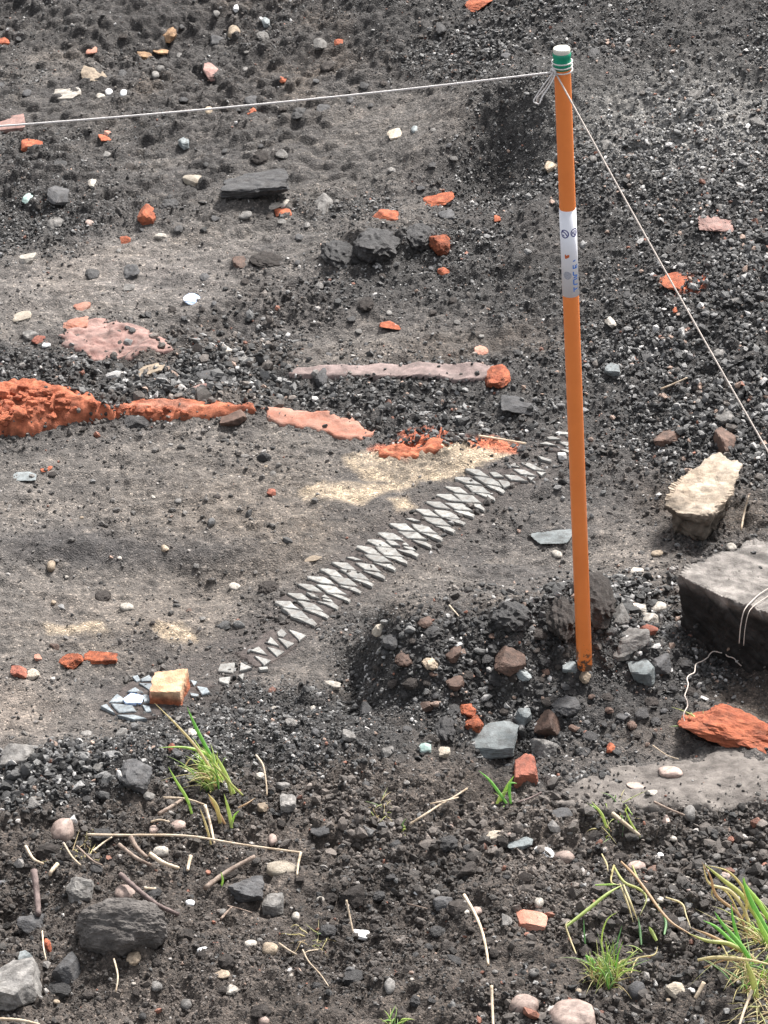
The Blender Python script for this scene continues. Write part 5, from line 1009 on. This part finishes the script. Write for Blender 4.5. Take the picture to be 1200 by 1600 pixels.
def px_blade(pts, wpx, col, dy=-0.01, lie=False):
    if lie: P = ground_pts([(x, y, z) for x, y, z in pts], 0.003)
    else:
        b = hit(pts[0][0], pts[0][1]); P = np.array([b]+[at_y(x, y, b[1]+dy*(i+1)/len(pts)) for i, (x, y) in enumerate([p[:2] for p in pts[1:]])])
    P = catmull(P, 6); return blade_geo(P, wpx/pxm(P[0]), col)
def clump(name, cx, cy, label, manual=(), n_g=20, n_d=10, hpx=50, spread=18, seed=1, lean=(0, 0), wpx=2.6, base=12):
    r = np.random.default_rng(seed); b0 = hit(cx, cy); s = pxm(b0); rt = root(name, tuple(b0), label, 'grass')
    sets = {'green_blades': [], 'dry_blades': []}
    for k, (key, n) in enumerate((('green_blades', n_g), ('dry_blades', n_d))):
        for i in range(n):
            ang = r.uniform(0, 6.283); rad = base/s*math.sqrt(r.random()); bx, by = b0[0]+rad*math.cos(ang), b0[1]+rad*math.sin(ang)*1.4; bz = float(bil(Z, bx, by))-0.002
            h = hpx/s*r.uniform(0.35, 1.1)*(0.7 if k else 1.0); dx = (r.normal()*spread+lean[0])/s; dyy = (r.normal()*spread*1.2+lean[1])/s; droop = r.uniform(0.0, 0.55)+0.3*k
            t = np.linspace(0, 1, 9)[:, None]; P = np.array([bx, by, bz])+np.hstack([dx*t**1.6, dyy*t**1.6, h*(t-droop*t**3)])
            P[:, 2] = np.maximum(P[:, 2], bil(Z, P[:, 0], P[:, 1])+0.001)
            c = (GREENS if k == 0 else DRYS)[r.integers(4)]; sets[key].append(blade_geo(P, wpx/s*r.uniform(0.5, 1.1), np.array(c)*r.uniform(0.8, 1.2), (0.5, 0.48, 0.2)))
    for key, pts, wp, ci, dy in manual:
        col = GREENS[ci] if key == 'g' else DRYS[ci]; lie = len(pts[0]) == 3
        sets['green_blades' if key == 'g' else 'dry_blades'].append(px_blade(pts, wp, col, dy, lie))
    for key, L_ in sets.items():
        if L_: V, F, C = join(L_); mesh_np({'green_blades': 'green_foliage', 'dry_blades': 'dry_foliage'}[key], V-b0, F, 'grass', C, smooth=True, parent=rt)
    return rt
clump('grass_tuft', 335, 1222, 'bright green and straw coloured grass tuft growing on the gravel ridge', n_g=56, n_d=40, hpx=84, spread=15, lean=(-22, 0), seed=1, base=18, wpx=3.2, manual=[
    ('g', [(338, 1196), (318, 1160), (303, 1130), (292, 1104)], 6, 0, -0.01), ('g', [(345, 1210), (325, 1180), (290, 1168), (248, 1168)], 5, 1, -0.02), ('d', [(345, 1225), (310, 1172), (278, 1135), (241, 1098)], 4.5, 1, -0.01),
    ('g', [(320, 1225), (312, 1200), (316, 1190), (322, 1186)], 6, 1, -0.01), ('g', [(366, 1240), (350, 1205), (336, 1178)], 7, 3, -0.01), ('g', [(300, 1272), (292, 1248), (275, 1220), (263, 1198)], 5, 1, -0.01),
    ('d', [(380, 1243), (362, 1226), (345, 1205)], 4, 2, -0.01), ('d', [(300, 1205), (290, 1200), (292, 1192), (300, 1182)], 3, 1, -0.01), ('d', [(362, 1243), (352, 1215), (330, 1190)], 5, 2, 0),
    ('g', [(362, 1294), (358, 1270), (350, 1240)], 6, 3, -0.01), ('g', [(362, 1290), (366, 1275), (374, 1266)], 4, 1, -0.01), ('d', [(345, 1290), (338, 1260), (325, 1240)], 7, 0, -0.01), ('d', [(352, 1288), (340, 1268), (326, 1246)], 5, 3, -0.01),
    ('d', [(372, 1262, .01), (385, 1256, .012), (400, 1246, .01)], 3, 3, 0), ('d', [(330, 1320), (322, 1290), (312, 1262)], 4, 1, 0)])
clump('green_sprout', 790, 1256, 'small fresh green sprout on dark soil in front of the red squared stone', n_g=2, n_d=0, hpx=16, spread=8, seed=2, base=4, manual=[
    ('g', [(792, 1256), (778, 1236), (764, 1218), (748, 1204)], 5, 0, -0.01), ('g', [(782, 1252), (792, 1230), (803, 1212)], 6, 1, -0.01), ('g', [(798, 1256), (796, 1236), (798, 1224), (808, 1224)], 5, 0, -0.01), ('g', [(776, 1256), (784, 1242), (794, 1236)], 6, 3, -0.01)])
clump('green_seedling', 630, 1294, 'tiny bright green seedling at the end of the pale dry root', n_g=6, n_d=3, hpx=22, spread=6, seed=3, base=4, wpx=4)
clump('grass_tuft', 1103, 1138, 'short green grass tuft just behind the bright orange brick lump', n_g=24, n_d=2, hpx=30, spread=16, seed=4, base=16, lean=(-8, 0))
clump('grass_tuft', 960, 1275, 'sparse thin green grass on dark soil before the grey slab', n_g=16, n_d=10, hpx=34, spread=20, seed=5, base=34, wpx=2.2, manual=[('g', [(948, 1294), (940, 1272), (924, 1252)], 5, 3, -0.01), ('g', [(1000, 1308), (985, 1284), (976, 1262)], 3.4, 3, -0.01)])
clump('grass_clump', 945, 1528, 'fine dense green grass clump rising from dark soil beside a brown grey pebble', n_g=70, n_d=60, hpx=78, spread=20, seed=6, base=24, wpx=2.8, lean=(2, 0), manual=[
    ('g', [(915, 1480), (913, 1460), (912, 1435)], 3, 2, 0), ('g', [(945, 1500), (940, 1468), (948, 1438), (966, 1424)], 3, 3, -0.01), ('g', [(962, 1490), (966, 1468), (972, 1446)], 3, 2, 0),
    ('g', [(930, 1508), (922, 1500), (914, 1492)], 9, 0, -0.005), ('d', [(900, 1490, .01), (890, 1465, .014), (884, 1445, .02), (892, 1438, .02)], 3, 1, 0)])
clump('grass_strands', 1000, 1480, 'limp green and straw strands sprawling between the two grass clumps', n_g=3, n_d=4, hpx=26, spread=16, seed=7, base=14, manual=[
    ('g', [(884, 1448, .012), (920, 1420, .03), (950, 1396, .04), (974, 1382, .04)], 6, 3, 0), ('d', [(974, 1382, .04), (985, 1410, .03), (997, 1440, .01)], 4, 1, 0), ('d', [(968, 1380, .04), (980, 1410, .025), (990, 1442, .01)], 3.4, 1, 0),
    ('g', [(1002, 1476, .004), (1000, 1455, .012), (997, 1432, .02)], 4, 2, 0), ('d', [(956, 1362, .03), (960, 1352, .02), (955, 1378, .03), (975, 1384, .03)], 3.4, 0, 0), ('d', [(958, 1352, .02), (975, 1378, .04), (1000, 1390, .03), (1010, 1405, .02), (1000, 1430, .01)], 4.5, 2, 0),
    ('d', [(940, 1334, .01), (948, 1350, .02), (950, 1362, .02)], 3, 1, 0), ('d', [(970, 1346, .015), (990, 1366, .03), (1010, 1392, .03), (1030, 1420, .03), (1050, 1442, .03), (1076, 1458, .02), (1090, 1468, .01)], 4.5, 3, 0),
    ('d', [(988, 1352, .012), (998, 1376, .02), (1018, 1404, .02), (1030, 1424, .02)], 3.6, 2, 0), ('g', [(1038, 1460, .004), (1040, 1440, .01), (1028, 1412, .024)], 4.5, 2, 0), ('g', [(1026, 1470, .002), (1018, 1455, .01), (1014, 1448, .02)], 6, 3, 0),
    ('g', [(930, 1383, .02), (955, 1382, .03), (972, 1383, .03)], 3, 1, 0), ('d', [(1040, 1402, .006), (1065, 1412, .012), (1072, 1430, .012), (1080, 1452, .01)], 3.4, 1, 0), ('d', [(986, 1520, .004), (996, 1498, .008), (1022, 1492, .008), (1028, 1478, .01)], 3, 0, 0)])
clump('grass_clump', 1176, 1530, 'big straggly grass clump with long pale and green blades cut by the frame', n_g=26, n_d=80, hpx=56, spread=34, seed=8, base=30, wpx=3.0, lean=(6, 0), manual=[
    ('g', [(1178, 1510), (1160, 1480), (1130, 1445), (1116, 1424)], 7, 0, -0.02), ('g', [(1170, 1500), (1155, 1470), (1146, 1440), (1142, 1410)], 6, 0, -0.02), ('g', [(1165, 1492), (1140, 1468), (1118, 1448), (1098, 1438)], 6, 0, -0.02),
    ('d', [(1175, 1495), (1140, 1475), (1105, 1470), (1075, 1458)], 7, 2, -0.02), ('d', [(1165, 1490), (1145, 1480), (1110, 1462), (1080, 1450)], 6, 3, -0.02),
    ('d', [(1182, 1560), (1176, 1530), (1165, 1500)], 11, 2, -0.02), ('g', [(1215, 1480), (1190, 1440), (1170, 1400), (1160, 1372)], 9, 0, -0.03), ('g', [(1210, 1450), (1185, 1410), (1165, 1385), (1162, 1370)], 8, 1, -0.03), ('g', [(1220, 1500), (1195, 1460), (1176, 1420)], 9, 1, -0.03),
    ('d', [(1185, 1440), (1160, 1400), (1130, 1375), (1100, 1350)], 8, 2, -0.03), ('d', [(1175, 1460), (1162, 1420), (1140, 1392), (1108, 1380), (1098, 1348)], 6, 1, -0.03), ('d', [(1150, 1450), (1166, 1420), (1162, 1390), (1138, 1362), (1105, 1352)], 5, 0, -0.03),
    ('d', [(1170, 1470), (1155, 1430), (1120, 1400), (1110, 1370), (1096, 1346)], 5, 3, -0.03), ('d', [(1160, 1440), (1140, 1400), (1118, 1384), (1112, 1398), (1120, 1408)], 3, 0, -0.02),
    ('d', [(1090, 1500, .01), (1120, 1496, .02), (1170, 1500, .03), (1215, 1510, .03)], 6, 1, 0), ('d', [(1100, 1512, .004), (1135, 1500, .02), (1170, 1506, .03)], 3, 3, 0), ('d', [(1128, 1476, .02), (1138, 1500, .01), (1130, 1520, .004)], 3, 0, 0)])
clump('grass_clump', 1204, 1476, 'dense pale grass mass hanging over the frame edge behind the big clump', n_g=16, n_d=60, hpx=80, spread=34, seed=9, base=26, wpx=3.2, lean=(-26, 0))
clump('dry_tuft', 1200, 1578, 'low pale dry grass roots spilling at the corner of the frame', n_g=0, n_d=40, hpx=24, spread=30, seed=10, base=26, wpx=2.6, lean=(-10, -10))
clump('dry_tuft', 495, 1470, 'small flat tuft of dry yellow grass on dark soil', n_g=2, n_d=16, hpx=14, spread=22, seed=11, base=20, wpx=2.2)
clump('dry_tuft', 596, 1262, 'faint dry yellow grass wisps on the ridge near the seedling', n_g=4, n_d=14, hpx=22, spread=14, seed=12, base=16, wpx=2.0)
clump('green_seedling', 612, 1606, 'tiny green seedling cut by the bottom of the frame', n_g=18, n_d=2, hpx=26, spread=16, seed=13, base=14, wpx=3)
clump('green_seedling', 345, 1385, 'single short green blade beside the brown broken stick', n_g=0, n_d=0, manual=[('g', [(345, 1387), (348, 1375), (345, 1362)], 4, 1, 0)])
clump('dry_tuft', 130, 1335, 'tangle of fine dry stems below the large pinkish pebble', n_g=0, n_d=22, hpx=14, spread=26, seed=14, base=24, wpx=2.2)
